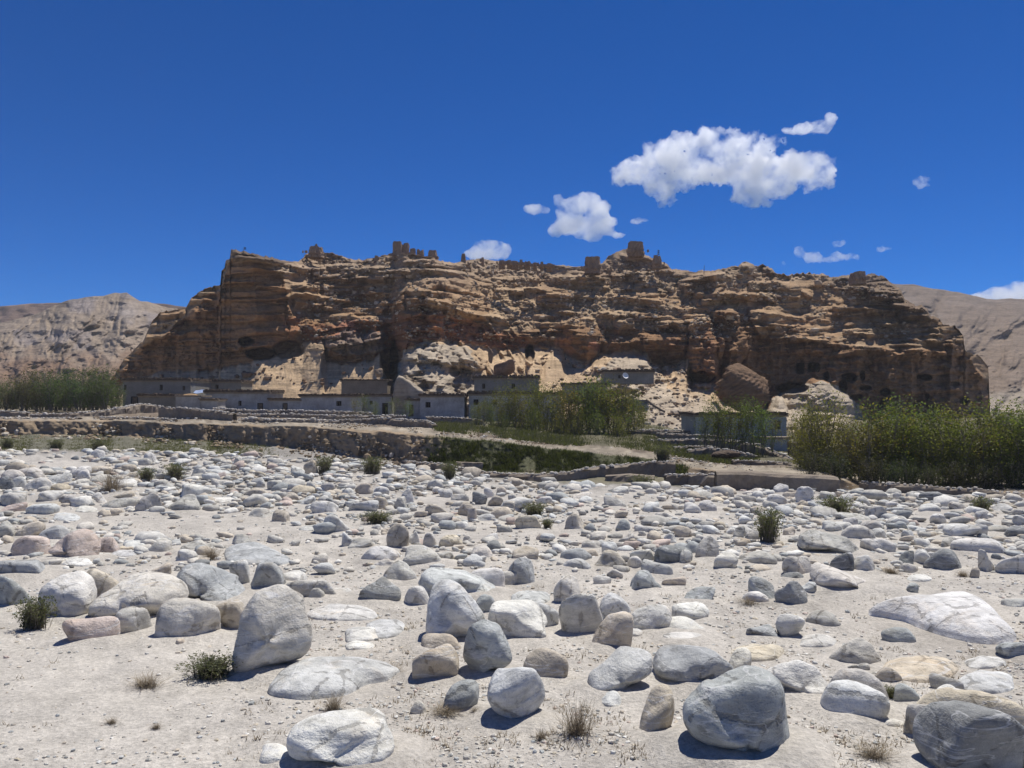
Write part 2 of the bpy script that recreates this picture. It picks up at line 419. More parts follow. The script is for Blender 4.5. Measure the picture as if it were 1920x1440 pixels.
# ------------------------------------------------------------------ far hills
def hill(name, x0, x1, nx, top, bot, D0, D1, nr, colfn, seed, amp, namp=1.0, back=120, bstep=.06):
    xs = np.linspace(x0, x1, nx); v = np.linspace(0, 1, nr)
    X, Vv = np.meshgrid(xs, v)
    yt = pl(X, top) + 2.2 * fbm2(X / 26, X * 0, 4, seed) * namp; yb = pl(X, bot)
    Y = yb + (yt - yb) * Vv
    D = D0 + (D1 - D0) * (Vv ** 1.1)
    D = D + amp * (ridge2(X / 60 + Y / 90 + .4 * fbm2(X / 40, Y / 40, 3, seed + 7), Y / 150, 5, seed + 1) + .28 * fbm2(X / 20, Y / 14, 5, seed + 2)) * np.sin(np.pi * np.clip(Vv * .93 + .05, 0, 1)) ** .6
    # bedding steps
    ph = (Y + 5 * fbm2(X / 90, Y / 50, 3, seed + 5)) / 11
    D = D + amp * bstep * (np.abs((ph % 1) - .5) * 2) * sstep(-.2, .4, fbm2(X / 60, Y / 30, 2, seed + 8))
    Pm = at(X, Y, D)
    bk = [Pm[-1] + np.array([0, b, -b * .35]) for b in (back * .1, back * .4, back, back * 3)]
    Pm = np.concatenate([Pm, np.stack(bk)], 0); nr2 = Pm.shape[0]
    cc = colfn(X, Y) * C(.78, .76, .74); cc = np.concatenate([cc, np.repeat(cc[-1:], 4, 0)], 0)
    link(name, mesh_from(name, Pm.reshape(-1, 3), grid_faces(nr2, nx), M['hill'], True, cc.reshape(-1, 3)), kind='structure')
def col_left(X, Y):
    n = fbm2(X / 50, Y / 30, 4, 71); n2 = fbm2(X / 30, Y / 18, 4, 72)
    cc = np.broadcast_to(C(.40, .325, .25), X.shape + (3,)).copy()
    m = sstep(.0, .35, n + (600 - Y) / 300)[..., None]; cc += m * (C(.36, .31, .28) - cc)
    m = (sstep(640, 700, Y + 30 * n2) * .75)[..., None]; cc += m * (C(.24, .145, .09) - cc)
    m = (sstep(50, 0, np.hypot((X - 235) * .9, (Y - 585) * 1.6)) * .8)[..., None]; cc += m * (C(.42, .37, .33) - cc)
    return cc
hill('hill', -700, 420, 640, [(-700, 640), (-300, 610), (0, 606), (60, 592), (120, 566), (160, 556), (195, 555), (215, 549), (238, 548), (262, 563), (300, 573), (350, 583), (420, 600)],
     [(-700, 765), (420, 765)], 190, 300, 210, col_left, 101, 15)
hill('distant_ridge', -900, 480, 240, [(-900, 560), (-400, 572), (-100, 580), (0, 574), (60, 569), (110, 567), (140, 565), (200, 568), (280, 567), (360, 577), (480, 590)],
     [(-900, 700), (480, 700)], 380, 440, 50, lambda X, Y: np.broadcast_to(C(.25, .18, .145), X.shape + (3,)) * (1 + .2 * fbm2(X / 40, Y / 14, 3, 5))[..., None], 131, 12, .6, 250)
def col_right(X, Y):
    n = fbm2(X / 60, Y / 20, 4, 73)
    cc = np.broadcast_to(C(.27, .215, .17), X.shape + (3,)).copy()
    m = sstep(-.2, .4, n)[..., None] * .6; cc += m * (C(.30, .25, .21) - cc)
    m = sstep(560, 640, Y)[..., None] * .5; cc += m * (C(.30, .225, .155) - cc)
    m = sstep(725, 745, Y + 12 * n)[..., None]; cc += m * (C(.44, .38, .30) - cc)
    return cc
hill('hill', 1560, 2700, 560, [(1560, 520), (1680, 532), (1712, 533), (1750, 541), (1800, 549), (1850, 560), (1870, 561), (1895, 558), (1920, 561), (2050, 570), (2250, 560), (2700, 600)],
     [(1560, 790), (2700, 790)], 150, 420, 200, col_right, 151, 22, .8, 120, .03)

# ------------------------------------------------------------------ the main cliff
SKY_ = [(150, 772), (180, 742), (215, 702), (235, 672), (255, 651), (268, 640), (285, 603), (300, 586), (330, 581), (348, 577), (358, 560), (375, 545), (395, 537), (413, 534), (415.5, 506), (421, 503), (423, 489), (431, 486), (433, 470), (437, 469), (455, 471), (480, 478), (530, 488), (560, 490), (573, 478),
        (590, 470), (612, 473), (640, 480), (665, 488), (690, 486), (720, 479), (735, 475), (760, 476), (800, 480), (830, 488), (850, 493), (865, 491), (880, 487), (905, 485), (930, 490), (960, 492), (1000, 494), (1040, 497), (1090, 501), (1110, 498),
        (1130, 493), (1143, 481), (1157, 472), (1175, 466), (1200, 470), (1212, 480), (1230, 487), (1245, 492), (1260, 504), (1300, 509), (1330, 507), (1360, 503), (1385, 499), (1394, 492), (1402, 490), (1415, 501), (1430, 496), (1445, 501), (1457, 513), (1480, 516), (1505, 513),
        (1535, 515), (1560, 519), (1590, 517), (1625, 518), (1640, 512), (1665, 524), (1675, 533), (1690, 545), (1696, 562), (1712, 572), (1738, 576), (1744, 592), (1762, 598), (1768, 607), (1788, 612), (1800, 622), (1806, 630), (1809, 654), (1814, 662), (1832, 665), (1846, 677), (1853, 690), (1856, 760)]
YC_ = [(150, 775), (180, 765), (230, 716), (300, 696), (350, 694), (400, 694), (420, 690), (470, 681), (520, 664), (555, 648), (575, 638), (600, 645), (612, 678), (640, 683), (662, 680), (700, 676), (716, 662), (728, 725), (746, 725), (765, 650), (800, 640), (830, 634), (850, 640), (880, 645),
       (950, 655), (1000, 650), (1050, 652), (1068, 668), (1100, 678), (1140, 662), (1180, 655), (1210, 662), (1225, 680), (1250, 688), (1290, 672), (1300, 712), (1345, 722), (1352, 735), (1430, 765), (1480, 768), (1600, 778), (1856, 790)]
YM_ = [(150, 774), (215, 704), (260, 655), (285, 640), (310, 625), (355, 590), (395, 552), (412, 545), (418, 515), (430, 485), (470, 486), (500, 496), (530, 520), (548, 585), (600, 600), (640, 612), (700, 606), (735, 600), (745, 560), (760, 548), (800, 562), (850, 592),
       (900, 615), (1000, 622), (1060, 608), (1300, 618), (1335, 600), (1345, 580), (1380, 578), (1400, 590), (1425, 628), (1500, 640), (1600, 646), (1700, 655), (1780, 640), (1820, 668), (1856, 720)]
DC_ = [(150, 118), (180, 116), (350, 114), (410.5, 112), (412.5, 104), (480, 103), (540, 106), (570, 108), (600, 105), (640, 103.5), (700, 103.5), (716, 104), (728, 109), (742, 109), (760, 103), (830, 102), (880, 107), (950, 113), (1060, 111), (1100, 108), (1200, 108), (1290, 107), (1302, 102), (1340, 101),
       (1352, 105), (1400, 106), (1480, 104), (1600, 102), (1700, 103), (1800, 105), (1840, 109), (1856, 116)]
DCU_ = [(150, 117), (350, 114), (410.5, 112), (412.5, 104), (480, 103), (540, 106), (590, 110.5), (640, 109), (700, 108), (745, 105), (790, 103), (840, 103.5), (890, 108), (950, 113), (1040, 112), (1100, 109.5), (1200, 109), (1290, 106), (1400, 105), (1500, 104), (1700, 103), (1800, 105), (1840, 109), (1856, 116)]
D0_ = [(150, 94), (640, 94), (720, 88), (900, 88), (1040, 86), (1100, 79), (1300, 77), (1480, 76), (1700, 88), (1856, 100)]
SL_ = [(150, 60), (410, 60), (540, 52), (600, 44), (840, 43), (880, 36), (1000, 36), (1100, 41), (1340, 42), (1700, 42), (1856, 60)]
cx_ = np.arange(150, 1857, 1.2); NR = 330
Xc, Vc = np.meshgrid(cx_, np.linspace(0, 1, NR))
edge_n = 1.0 + 0 * Xc
yT = pl(Xc, SKY_) + (np.where(Xc > 1600, 4.5, 2.8) * fbm2(Xc / 9, Xc * 0, 4, 201) + .8 * fbm2(Xc / 2.5, Xc * 0, 2, 202) - np.where(Xc > 1240, 7, 3.5) * np.clip(fbm2(Xc / 7, Xc * 0 + 4, 3, 203) - .12, 0, 1)) * np.where((Xc > 860) & (Xc < 1130), .5, 1)
yB = pl(Xc, [(150, 802), (1040, 804), (1240, 824), (1350, 850), (1856, 850)])
Yc = yB + (yT - yB) * Vc
warpx = Xc + 9 * fbm2(Xc / 40, Yc / 40, 3, 211); warpy = Yc + 7 * fbm2(Xc / 34, Yc / 34, 4, 212)
YCn = pl(warpx, YC_) + 4 * fbm2(Xc / 9, Yc / 30, 3, 213); YMn = pl(warpx, YM_) + 5 * fbm2(Xc / 18, Yc * 0, 3, 214)
yTc = np.minimum(yT, 800); YMn = np.maximum(YMn, yTc + 3); YCn = np.maximum(YCn, YMn + 3)
Xe = Xc + np.where(Xc < 480, 5 * fbm2(Yc / 9, Xc * 0 + 2, 3, 215), 7 * fbm2(Xc / 60, Yc / 22, 3, 216))
DC = pl(Xe, DC_); D0 = pl(Xc, D0_)
DCU = pl(Xe, DCU_) + 1.5 * fbm2(Xe / 45, Yc / 60, 2, 217)
# large buttresses and gullies
_, tC = ray(Xc, YCn); _, tM = ray(Xc, YMn); _, tT = ray(Xc, yTc)
k80 = np.tan(np.radians(pl(Xc, [(150, 76), (405, 76), (412, 82), (530, 82), (560, 74), (735, 74), (748, 79), (835, 79), (870, 73), (1040, 74), (1290, 75), (1350, 78), (1800, 78), (1856, 80)]))); zC = tC * DC; DM = ((tC * DCU) - k80 * DCU) / (tM - k80); zM = tM * DM
ks = np.tan(np.radians(pl(Xc, SL_))); DT = (zM - ks * DM) / (tT - ks)
# strata: bedding coordinate and its random layers
dip = np.where(Xc < 560, (Xc - 410) * .02, 0) + 10 * np.exp(-((Xc - 820) / 90) ** 2) * -1.6
dip = -26 * np.exp(-((Xc - 800) / 95) ** 2) + 10 * np.sin(Xc / 170) - .015 * (Xc - 900)
bed = Yc - dip + 5 * fbm2(Xc / 70, Yc / 40, 3, 221)
th = rng.uniform(5.5, 15, 60); bb = 400 + np.cumsum(th)
ki = np.clip(np.searchsorted(bb, bed) - 1, 0, 58); q = (bed - bb[ki]) / (bb[ki + 1] - bb[ki]); hh = bb[ki + 1] - bb[ki]
Sk = sstep(-.35, .25, vnoise2(Xc / 55, ki * 7.31, 223)) * sstep(-.5, .1, fbm2(Xc / 25, Yc / 25, 2, 224) + .15)
rub = sstep(.05, .5, fbm2(Xc / 80, Yc / 34, 3, 225) + sstep(545, 500, Yc) * .35 - .25 * np.where((Xc > 600) & (Xc < 900), 1, 0) + .5 * sstep(60, 20, np.abs(Xc - 960)) * sstep(640, 600, Yc) * sstep(860, 900, Xc))
Sk = Sk * (1 - .85 * rub)
yeff = (Yc - q * hh) + hh * np.where(q < .3, sstep(0, .3, q), 1)
Yuse = Yc + (yeff - Yc) * Sk * .95
palez = sstep(1.15, .9, np.hypot((Xc - 815) / 85, (Yc - 715) / 75)) + sstep(1.15, .9, np.hypot((Xc - 1525) / 95, (Yc - 775) / 62)) + .7 * sstep(1.1, .9, np.hypot((Xc - 1190) / 120, (Yc - 730) / 60))
Yuse = Yc + (Yuse - Yc) * np.clip(1 - sstep(YCn - 2, YCn + 3, Yc) * (1 - palez), 0, 1)
_, t = ray(Xc, Yuse); _, t0 = ray(Xc, yB)
def seg(ta, Da, tb, Db, t):
    a = (t - ta) * Da; b = (tb - t) * Db; s = a / np.where(np.abs(a + b) < 1e-9, 1e-9, a + b)
    return Da + s * (Db - Da)
Dt = seg(t0, D0, tC, DC, np.clip(t, t0, tC)); Ds = seg(tC, DC, tM, DM, np.clip(t, tC, tM)); Du = seg(tM, DM, tT, DT, np.clip(t, tM, np.maximum(tT, tM + 1e-4)))
_, tr = ray(Xc, Yc)
tal = Yc > YCn; upp = Yc < YMn
D = np.where(tal, Dt, np.where(upp, Du, Ds))
talm = sstep(YCn - 2, YCn + 4, Yc); stm = sstep(YMn - 4, YMn + 8, Yc) * (1 - talm); upm = 1 - talm - stm; upm = np.clip(upm, 0, 1)
relief = (1.9 * ridge2(warpx / 42, Yc / 170, 3, 231) * stm * (1 - .7 * (warpx < 540)) + 2.6 * fbm2(Xc / 60, Yc / 46, 4, 233) * upm)
relief += (.55 + .5 * stm) * (1 - talm) * fbm2(Xc / 13, Yc / 9, 4, 235) * np.where((Xc > 415) & (Xc < 535) & (Yc < 640), .35, 1)
relief += .75 * Sk * (vnoise2(Xc / 30, ki * 3.7, 237)) * (1 - talm) + .32 * np.sin(np.pi * np.clip((q - .3) / .7, 0, 1)) * Sk * (1 - talm)
relief += stm * 1.2 * vnoise2(Xc / 90, ki * 5.1, 238) * sstep(720, 640, Yc)
relief += upm * rub * .9 * fbm2(Xc / 6, Yc / 4, 3, 239) + talm * ((.12 + .75 * palez) * fbm2(Xc / 14, Yc / 10, 5, 240) + palez * 1.2 * ridge2(Xc / 26 + Yc / 40, Yc / 22, 3, 241))
# reddish/grey spurs with gullies between (centre left)
sp = sstep(560, 590, Xc) * sstep(740, 715, Xc) * sstep(590, 612, Yc) * sstep(676, 664, Yc)
relief += sp * 2.2 * sstep(0, 24, YCn - Yc) * ridge2((Xc + (Yc - 640) * .35) / 46, Yc / 400, 2, 251)
sp2 = sstep(835, 870, Xc) * sstep(1010, 980, Xc) * sstep(585, 620, Yc) * sstep(720, 690, Yc)
relief += sp2 * 2.4 * ridge2((Xc - (Yc - 640) * .7) / 34, Yc / 200, 3, 252)

footf = np.where((Xc < 735) & (Xc > 415), .12 + .88 * sstep(0, 30, YCn - Yc), .35 + .65 * sstep(0, 16, YCn - Yc))
relief = relief * np.where(Yc < YCn, footf, 1) + 0
relief -= np.where((Xc > 415) & (Xc < 735), .9, 0) * stm * (1 - footf)
def _win(x0, x1, y0, y1):
    j0 = int(np.clip((x0 - 150) / 1.2, 0, len(cx_) - 2)); j1 = int(np.clip((x1 - 150) / 1.2 + 2, j0 + 1, len(cx_)))
    sub = Yc[:, j0:j1]; ok = np.where(((sub >= y0) & (sub <= y1)).any(1))[0]
    if len(ok) == 0: return None
    return slice(ok[0], ok[-1] + 1), slice(j0, j1)
def lens(x0, x1, ya, yb, amp, dy=0, arch=0):
    """a protruding bed: overhanging dark face from ya down to yb, thin lit top; dy = drop across, arch = rise in the middle"""
    W = _win(x0, x1, ya - 18 - abs(dy) - arch, yb + 8 + abs(dy) + arch)
    if W is None: return
    X_ = Xc[W]; xr = X_[0]
    xm = (x0 + x1) / 2; u = (xr - xm) / ((x1 - x0) / 2)
    off = dy * u / 2 + arch * (u * u - .5)
    a = ya + off + 1.6 * fbm2(xr / 11, xr * 0 + ya, 3, 77); b = yb + off + 2.2 * fbm2(xr / 8, xr * 0 + yb, 3, 78)
    q_ = (Yc[W] - a) / np.maximum(b - a, 1)
    env = np.clip(1 - u ** 2, 0, 1) ** .35
    prof = np.where(q_ < 0, np.clip(1 + q_ / .3, 0, 1), np.where(q_ > 1, 0, (1 - q_ * .8) * sstep(1.0, .86, q_)))
    relief[W] += amp * env * prof
def dome(cx, cy, rx, ry, amp, rot=0):
    r0 = max(rx, ry) + 12; W = _win(cx - r0, cx + r0, cy - r0, cy + r0)
    if W is None: return
    c_, s_ = math.cos(R(rot)), math.sin(R(rot))
    xx = (warpx[W] - cx) * c_ + (warpy[W] - cy) * s_; yy = -(warpx[W] - cx) * s_ + (warpy[W] - cy) * c_
    nn = 1 + .35 * fbm2(Xc[W] / (rx * .55), Yc[W] / (ry * .45), 3, int(cx) % 97)
    relief[W] += amp * np.clip(1.15 - nn * ((xx / rx) ** 2 + (yy / ry) ** 2), 0, 1) ** .45
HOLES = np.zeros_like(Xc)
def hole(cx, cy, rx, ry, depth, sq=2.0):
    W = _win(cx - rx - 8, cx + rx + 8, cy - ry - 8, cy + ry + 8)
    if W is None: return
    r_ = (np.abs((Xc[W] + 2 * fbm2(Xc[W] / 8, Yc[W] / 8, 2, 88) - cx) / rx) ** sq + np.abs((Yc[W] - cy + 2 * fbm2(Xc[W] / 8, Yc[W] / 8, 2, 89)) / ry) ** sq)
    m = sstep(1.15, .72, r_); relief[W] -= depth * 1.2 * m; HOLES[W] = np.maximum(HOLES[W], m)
# beds one can pick out in the photograph
for a in [(1020, 1136, 519, 534, 2.6, -3), (1003, 1108, 551, 568, 2.8, -8), (926, 982, 544, 562, 2.4, 2), (922, 1004, 566, 577, 1.8, 0, 4), (988, 1012, 522, 545, 1.4), (965, 1025, 541, 550, 1.6),
          (1147, 1172, 518, 531, 2.2), (1168, 1212, 512, 530, 3.0, -2), (1163, 1188, 532, 545, 1.6), (1190, 1218, 527, 540, 1.8), (1148, 1240, 560, 575, 2.6, 8, 2), (1120, 1200, 586, 597, 1.8), (1150, 1190, 604, 628, 2.2), (1230, 1275, 604, 613, 1.5),
          (1270, 1345, 522, 535, 3.0, -14), (1282, 1320, 538, 560, 2.4, 6), (1300, 1456, 551, 566, 4.0, 3), (1296, 1350, 562, 575, 2.2, -6), (1402, 1482, 530, 546, 2.6, 2), (1300, 1360, 515, 528, 2.4, -4), (1385, 1420, 498, 518, 2.2), (1430, 1456, 503, 515, 1.8),
          (1402, 1512, 590, 612, 3.0, 16), (1350, 1400, 586, 598, 2.2, 4), (1395, 1442, 612, 626, 2.0), (1430, 1495, 610, 620, 1.5, 6), (1480, 1560, 636, 645, 2.0, 6), (1560, 1680, 578, 592, 3.0, 8), (1585, 1665, 539, 550, 2.2, 2), (1625, 1700, 548, 562, 3.0, 6), (1628, 1665, 555, 575, 2.6),
          (1668, 1705, 560, 580, 3.2), (1672, 1742, 575, 596, 3.6, 8), (1690, 1760, 590, 602, 2.0, 6), (1600, 1700, 626, 634, 1.6, 2), (1660, 1730, 647, 660, 2.6, 4, 2), (1700, 1790, 638, 650, 2.0, 2), (1730, 1780, 628, 638, 1.8), (1690, 1775, 658, 672, 2.0, 6, 4), (1602, 1655, 650, 660, 2.0),
          (1580, 1640, 618, 628, 1.6), (1640, 1720, 606, 613, 1.4, 4), (1480, 1560, 655, 668, 1.2), (1270, 1340, 578, 586, 1.4, -3), (1280, 1335, 592, 600, 1.3), (1290, 1340, 606, 613, 1.4),
          (1040, 1090, 585, 594, 1.8), (1050, 1085, 600, 622, 2.4), (1000, 1050, 592, 603, 1.8, 4), (1000, 1055, 606, 616, 1.6), (1060, 1120, 628, 668, 3.2), (1128, 1180, 638, 662, 2.2), (1205, 1285, 640, 680, 2.6, 6), (1190, 1300, 628, 640, 1.4),
          (745, 885, 492, 506, 2.6, 4, 8), (700, 895, 510, 526, 3.0, 6, 10), (775, 900, 528, 548, 3.2, 14, 6), (770, 900, 552, 564, 2.6, 18, 5), (760, 870, 566, 580, 2.6, 12, 4), (800, 920, 568, 588, 2.8, 20), (760, 840, 590, 604, 2.0, 4), (855, 915, 585, 606, 2.6, 12), (880, 950, 592, 604, 2.0, 12),
          (600, 690, 500, 514, 2.6, 0, 4), (545, 600, 502, 516, 2.6, 6), (585, 612, 504, 530, 3.2), (612, 668, 514, 526, 2.2, -6), (640, 745, 504, 518, 2.6, -3, 3), (640, 760, 520, 534, 2.4, -4, 4), (620, 700, 536, 548, 2.0, -2), (660, 745, 548, 558, 2.0), (530, 600, 534, 550, 2.6, 14), (545, 612, 552, 566, 2.6, 10), (600, 680, 556, 570, 2.4, -6),
          (585, 640, 572, 586, 2.2), (550, 600, 568, 582, 2.0, 8), (640, 720, 578, 590, 2.2), (700, 760, 568, 580, 2.0), (590, 660, 590, 603, 2.0), (660, 740, 595, 608, 2.0),
          (440, 560, 487, 497, 2.2, 14), (470, 560, 507, 513, 1.6, 12), (480, 545, 538, 546, 1.6, 8), (435, 530, 471, 483, 2.0, 16), (410, 540, 590, 597, .9), (412, 520, 560, 566, .8), (412, 500, 528, 534, .9),
          (358, 414, 548, 556, 1.6), (355, 412, 562, 576, 2.2), (300, 350, 588, 600, 2.2, -8), (350, 408, 582, 612, 2.2), (275, 345, 605, 622, 2.0, -14), (250, 320, 632, 655, 2.2, -16), (300, 410, 622, 634, 1.6, -6), (330, 412, 640, 700, 1.8)]:
    lens(*a)
for k in range(230):                                   # and the many small ones
    x_ = rng.uniform(560, 1800); y_ = rng.uniform(495, 655); l_ = rng.uniform(14, 60); h_ = rng.uniform(3, 8)
    if y_ < pl(x_, SKY_) + 12 or (870 < x_ < 1000 and y_ < 600 and rng.random() < .8) or (rng.random() < .5 and y_ < 540): continue
    lens(x_ - l_ / 2, x_ + l_ / 2, y_, y_ + h_, h_ * rng.uniform(.10, .2), rng.uniform(-4, 6), rng.uniform(0, 2))
for k in range(120):                                   # rounded knobs on the slopes
    x_ = rng.uniform(560, 1750); y_ = rng.uniform(500, 690)
    if y_ < pl(x_, SKY_) + 8: continue
    dome(x_, y_, rng.uniform(4, 13), rng.uniform(3, 8), rng.uniform(.5, 1.5))
dome(790, 720, 58, 62, 7.5); dome(752, 740, 30, 34, 4); dome(850, 668, 60, 20, 3.5, 14); dome(930, 690, 20, 16, 2.5); dome(1370, 640, 26, 66, 3.6, -6); dome(1320, 660, 32, 66, 4.5); dome(788, 610, 45, 70, 3); dome(1092, 640, 36, 44, 2.5); dome(1180, 705, 55, 30, 4)
dome(1525, 790, 82, 70, 10); dome(1455, 780, 22, 38, 6); dome(1240, 790, 110, 60, 4); dome(950, 700, 16, 26, 2); dome(1000, 690, 14, 30, 2.2); dome(625, 646, 18, 26, 1.6); dome(665, 640, 16, 30, 2); dome(700, 638, 14, 28, 1.6)
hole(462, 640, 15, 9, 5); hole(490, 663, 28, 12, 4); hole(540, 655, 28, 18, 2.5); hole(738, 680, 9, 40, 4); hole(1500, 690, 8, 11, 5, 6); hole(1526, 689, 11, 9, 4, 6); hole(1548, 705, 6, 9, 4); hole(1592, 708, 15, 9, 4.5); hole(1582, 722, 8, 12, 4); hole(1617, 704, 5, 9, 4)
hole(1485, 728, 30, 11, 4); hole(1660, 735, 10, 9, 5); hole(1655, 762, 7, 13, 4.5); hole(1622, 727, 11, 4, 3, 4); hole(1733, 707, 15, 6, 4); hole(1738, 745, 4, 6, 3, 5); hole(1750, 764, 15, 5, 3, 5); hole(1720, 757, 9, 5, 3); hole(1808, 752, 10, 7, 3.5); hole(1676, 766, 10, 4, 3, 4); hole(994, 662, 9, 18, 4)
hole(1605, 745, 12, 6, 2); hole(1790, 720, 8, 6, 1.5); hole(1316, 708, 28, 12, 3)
relief *= np.clip((Yc - yT) / 5, .15, 1)
D = D - relief
Pm = at(Xc, Yc, D)
bk = [Pm[-1] + np.array([0, b, z_]) for b, z_ in ((1.2, -.1), (4, -.6), (12, -2.5), (35, -7), (80, -20))]
# colour layers on the cliff, with shade and soot painted into its hollows
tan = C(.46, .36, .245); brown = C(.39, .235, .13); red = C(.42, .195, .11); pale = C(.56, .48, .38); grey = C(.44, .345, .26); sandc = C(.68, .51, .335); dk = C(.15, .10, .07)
cc = np.broadcast_to(brown, Pm.shape).copy()
def lay2(m, colr, k=1.0):
    global cc
    cc = cc + (np.clip(m, 0, 1) * k)[..., None] * (colr - cc)
n1 = fbm2(Xc / 45, Yc / 30, 4, 301); n2 = fbm2(Xc / 12, Yc / 7, 4, 302); n3 = vnoise2(Xc / 200, ki * 9.1, 303)
lay2(sstep(-.5, .5, n3), C(.30, .185, .105), .6)
lay2(upm * sstep(-.7, .3, n1 + .15), C(.54, .38, .235), .8)
lay2(upm * sstep(0, .5, rub), C(.56, .42, .275), .75)
lay2(upm * sstep(560, 495, Yc + 20 * n1), grey, .65)
lay2(sstep(1560, 1680, Xc) * upm, C(.30, .22, .145), .4)
def pm(poly, soft=9):
    xx = Xc + soft * fbm2(Xc / 14, Yc / 14, 3, 311); yy = Yc + soft * fbm2(Xc / 14, Yc / 14, 3, 312)
    return inpoly(xx, yy, poly).astype(float)
redz = sstep(.0, .25, n1 + .1)
lay2(pm([(560, 610), (720, 600), (760, 590), (850, 590), (930, 620), (990, 640), (1010, 690), (900, 690), (850, 645), (740, 660), (700, 640), (600, 650)]) * (1 - talm * .2), red, .62)
lay2(pm([(800, 585), (850, 600), (880, 640), (960, 650), (990, 690), (930, 680), (850, 640), (815, 620)]), C(.50, .24, .13), .6)
lay2(pm([(528, 592), (560, 595), (566, 620), (550, 632), (528, 612)]), C(.52, .27, .15), .8)
lay2(pm([(640, 600), (668, 600), (672, 622), (650, 640), (630, 620)]), C(.52, .25, .17), .75)
lay2(pm([(1040, 630), (1075, 632), (1070, 665), (1050, 668), (1038, 650)]), C(.52, .28, .16), .75)
lay2(pm([(1105, 636), (1125, 640), (1120, 655), (1104, 652)]), C(.50, .24, .16), .75)
lay2(pm([(1240, 630), (1290, 640), (1285, 665), (1240, 660)]), C(.42, .24, .14), .6)
lay2(stm * sstep(1295, 1345, Xc) * sstep(1350, 1330, Xc), red, .5)
lay2(pm([(600, 640), (650, 618), (720, 625), (728, 655), (700, 662), (640, 668), (600, 662)]), C(.33, .28, .24), .75)
lay2(talm, sandc)
lay2(talm * sstep(.1, .5, n1), C(.50, .375, .25), .35)
lay2(talm * sstep(1050, 1100, Xc) * sstep(720, 770, Yc + 20 * n1), pale, .8)
lay2(pm([(735, 700), (760, 660), (800, 640), (880, 648), (905, 700), (890, 790), (860, 800), (730, 800)]), pale)
lay2(pm([(1130, 700), (1150, 668), (1200, 665), (1228, 690), (1300, 800), (1120, 800)]), pale, .85)
lay2(pm([(1438, 800), (1445, 745), (1500, 722), (1540, 714), (1580, 728), (1612, 762), (1625, 800)], 5), pale)
lay2(pm([(735, 720), (760, 700), (790, 705), (808, 730), (806, 800), (730, 800)], 5), C(.33, .27, .20), .9)  # darker front on the big round rock
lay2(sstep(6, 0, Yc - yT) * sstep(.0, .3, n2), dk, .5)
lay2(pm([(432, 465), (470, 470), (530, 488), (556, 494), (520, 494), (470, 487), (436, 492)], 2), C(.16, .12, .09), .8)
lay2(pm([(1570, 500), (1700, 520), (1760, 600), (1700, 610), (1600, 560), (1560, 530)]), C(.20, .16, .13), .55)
lay2(HOLES, dk, .5)  # cave and gully hollows: their shade painted in dark, along with soot stains
cc *= (1 + .22 * n2)[..., None]
cc = np.clip(cc * C(.80, .77, .72), .03, .75)
Pall = np.concatenate([Pm, np.stack(bk)], 0); call = np.concatenate([cc, np.repeat(cc[-1:], 5, 0)], 0)
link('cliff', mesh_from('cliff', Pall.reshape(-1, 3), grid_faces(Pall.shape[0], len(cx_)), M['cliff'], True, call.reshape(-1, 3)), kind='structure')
def cliff_D(px, py):
    j = int(np.clip(round((px - cx_[0]) / 1.2), 0, len(cx_) - 1)); col = Yc[:, j]
    return float(D[int(np.argmin(np.abs(col - py))), j])

# ------------------------------------------------------------------ ruins, poles and rocks on the ridge
def ridge_pt(px, py, back=0.5):
    return at(px, py, cliff_D(px, py) + back)
def crumbled_tower(px, pyb, wpx, hpx, label, group, D, notch=3, taper=.12, mat='ruin', depth=1.0, name='ruined_tower', cat='ruin', seed=0):
    """a thick mud-brick shell, open at the top, with a broken rim"""
    m = px_m(D); w_ = wpx * m; h_ = hpx * m; dd = w_ * depth; r_ = np.random.default_rng(seed + int(px))
    base = at(px, pyb, D); n = 40; thick = max(.16 * w_, .12)
    per = []
    for i in range(n):                                    # rounded rectangle footprint
        a = 2 * math.pi * i / n; cx, cy = math.cos(a), math.sin(a); k = (abs(cx) ** 5 + abs(cy) ** 5) ** (-1 / 5)
        per.append((cx * k * w_ / 2, cy * k * dd / 2))
    rim = [h_ * (1 - .05 - .36 * max(0, math.sin(notch * i / n * 2 * math.pi + seed)) ** 3 * r_.uniform(.5, 1.4) - r_.uniform(0, .07)) for i in range(n)]
    V = []; NZ = 9
    for k in range(NZ):
        f = k / (NZ - 1)
        for i, (x, y) in enumerate(per):
            q_ = 1 - taper * f + .05 * r_.normal(); V.append((x * q_, y * q_, -1.0 * (1 - f) + rim[i] * f))
    for k in range(4):
        f = 1 - k / 3
        for i, (x, y) in enumerate(per):
            q_ = (1 - taper * f) * (1 - thick * 2 / w_ * .8); V.append((x * q_, y * q_, rim[i] * f - .02 * (k > 0)))
    Fc = []
    for k in range(NZ + 3):
        for i in range(n):
            j = (i + 1) % n; Fc.append((k * n + i, k * n + j, (k + 1) * n + j, (k + 1) * n + i))
    t_ = thing(name, label, cat, base, group)
    o = link('wall', mesh_from('ruin_wall', np.array(V), np.array(Fc), M[mat], False), t_)
    mb = MB()
    for j in range(8):
        x = r_.uniform(-.8, .8) * w_; y = -dd / 2 - r_.uniform(0, .6); s_ = r_.uniform(.08, .22)
        mb.box(x - s_, x + s_, y - s_, y + s_, -.3 - .5 * abs(y + dd / 2), s_ * .6 - .5 * abs(y + dd / 2), s_ * .3)
    mb.build('fallen_brick', M[mat], t_, kind='stuff')
    return t_
G_R = 'ruined towers along the cliff top'
crumbled_tower(745, 476, 17, 24, 'tall square mud tower with notched rim, leftmost of the ruins on the central cliff top', G_R, 116, 2, .06, seed=1)
crumbled_tower(757, 477, 20, 22, 'broad mud ruin joined to the right side of the tallest left tower', G_R, 117, 4, .04, seed=2)
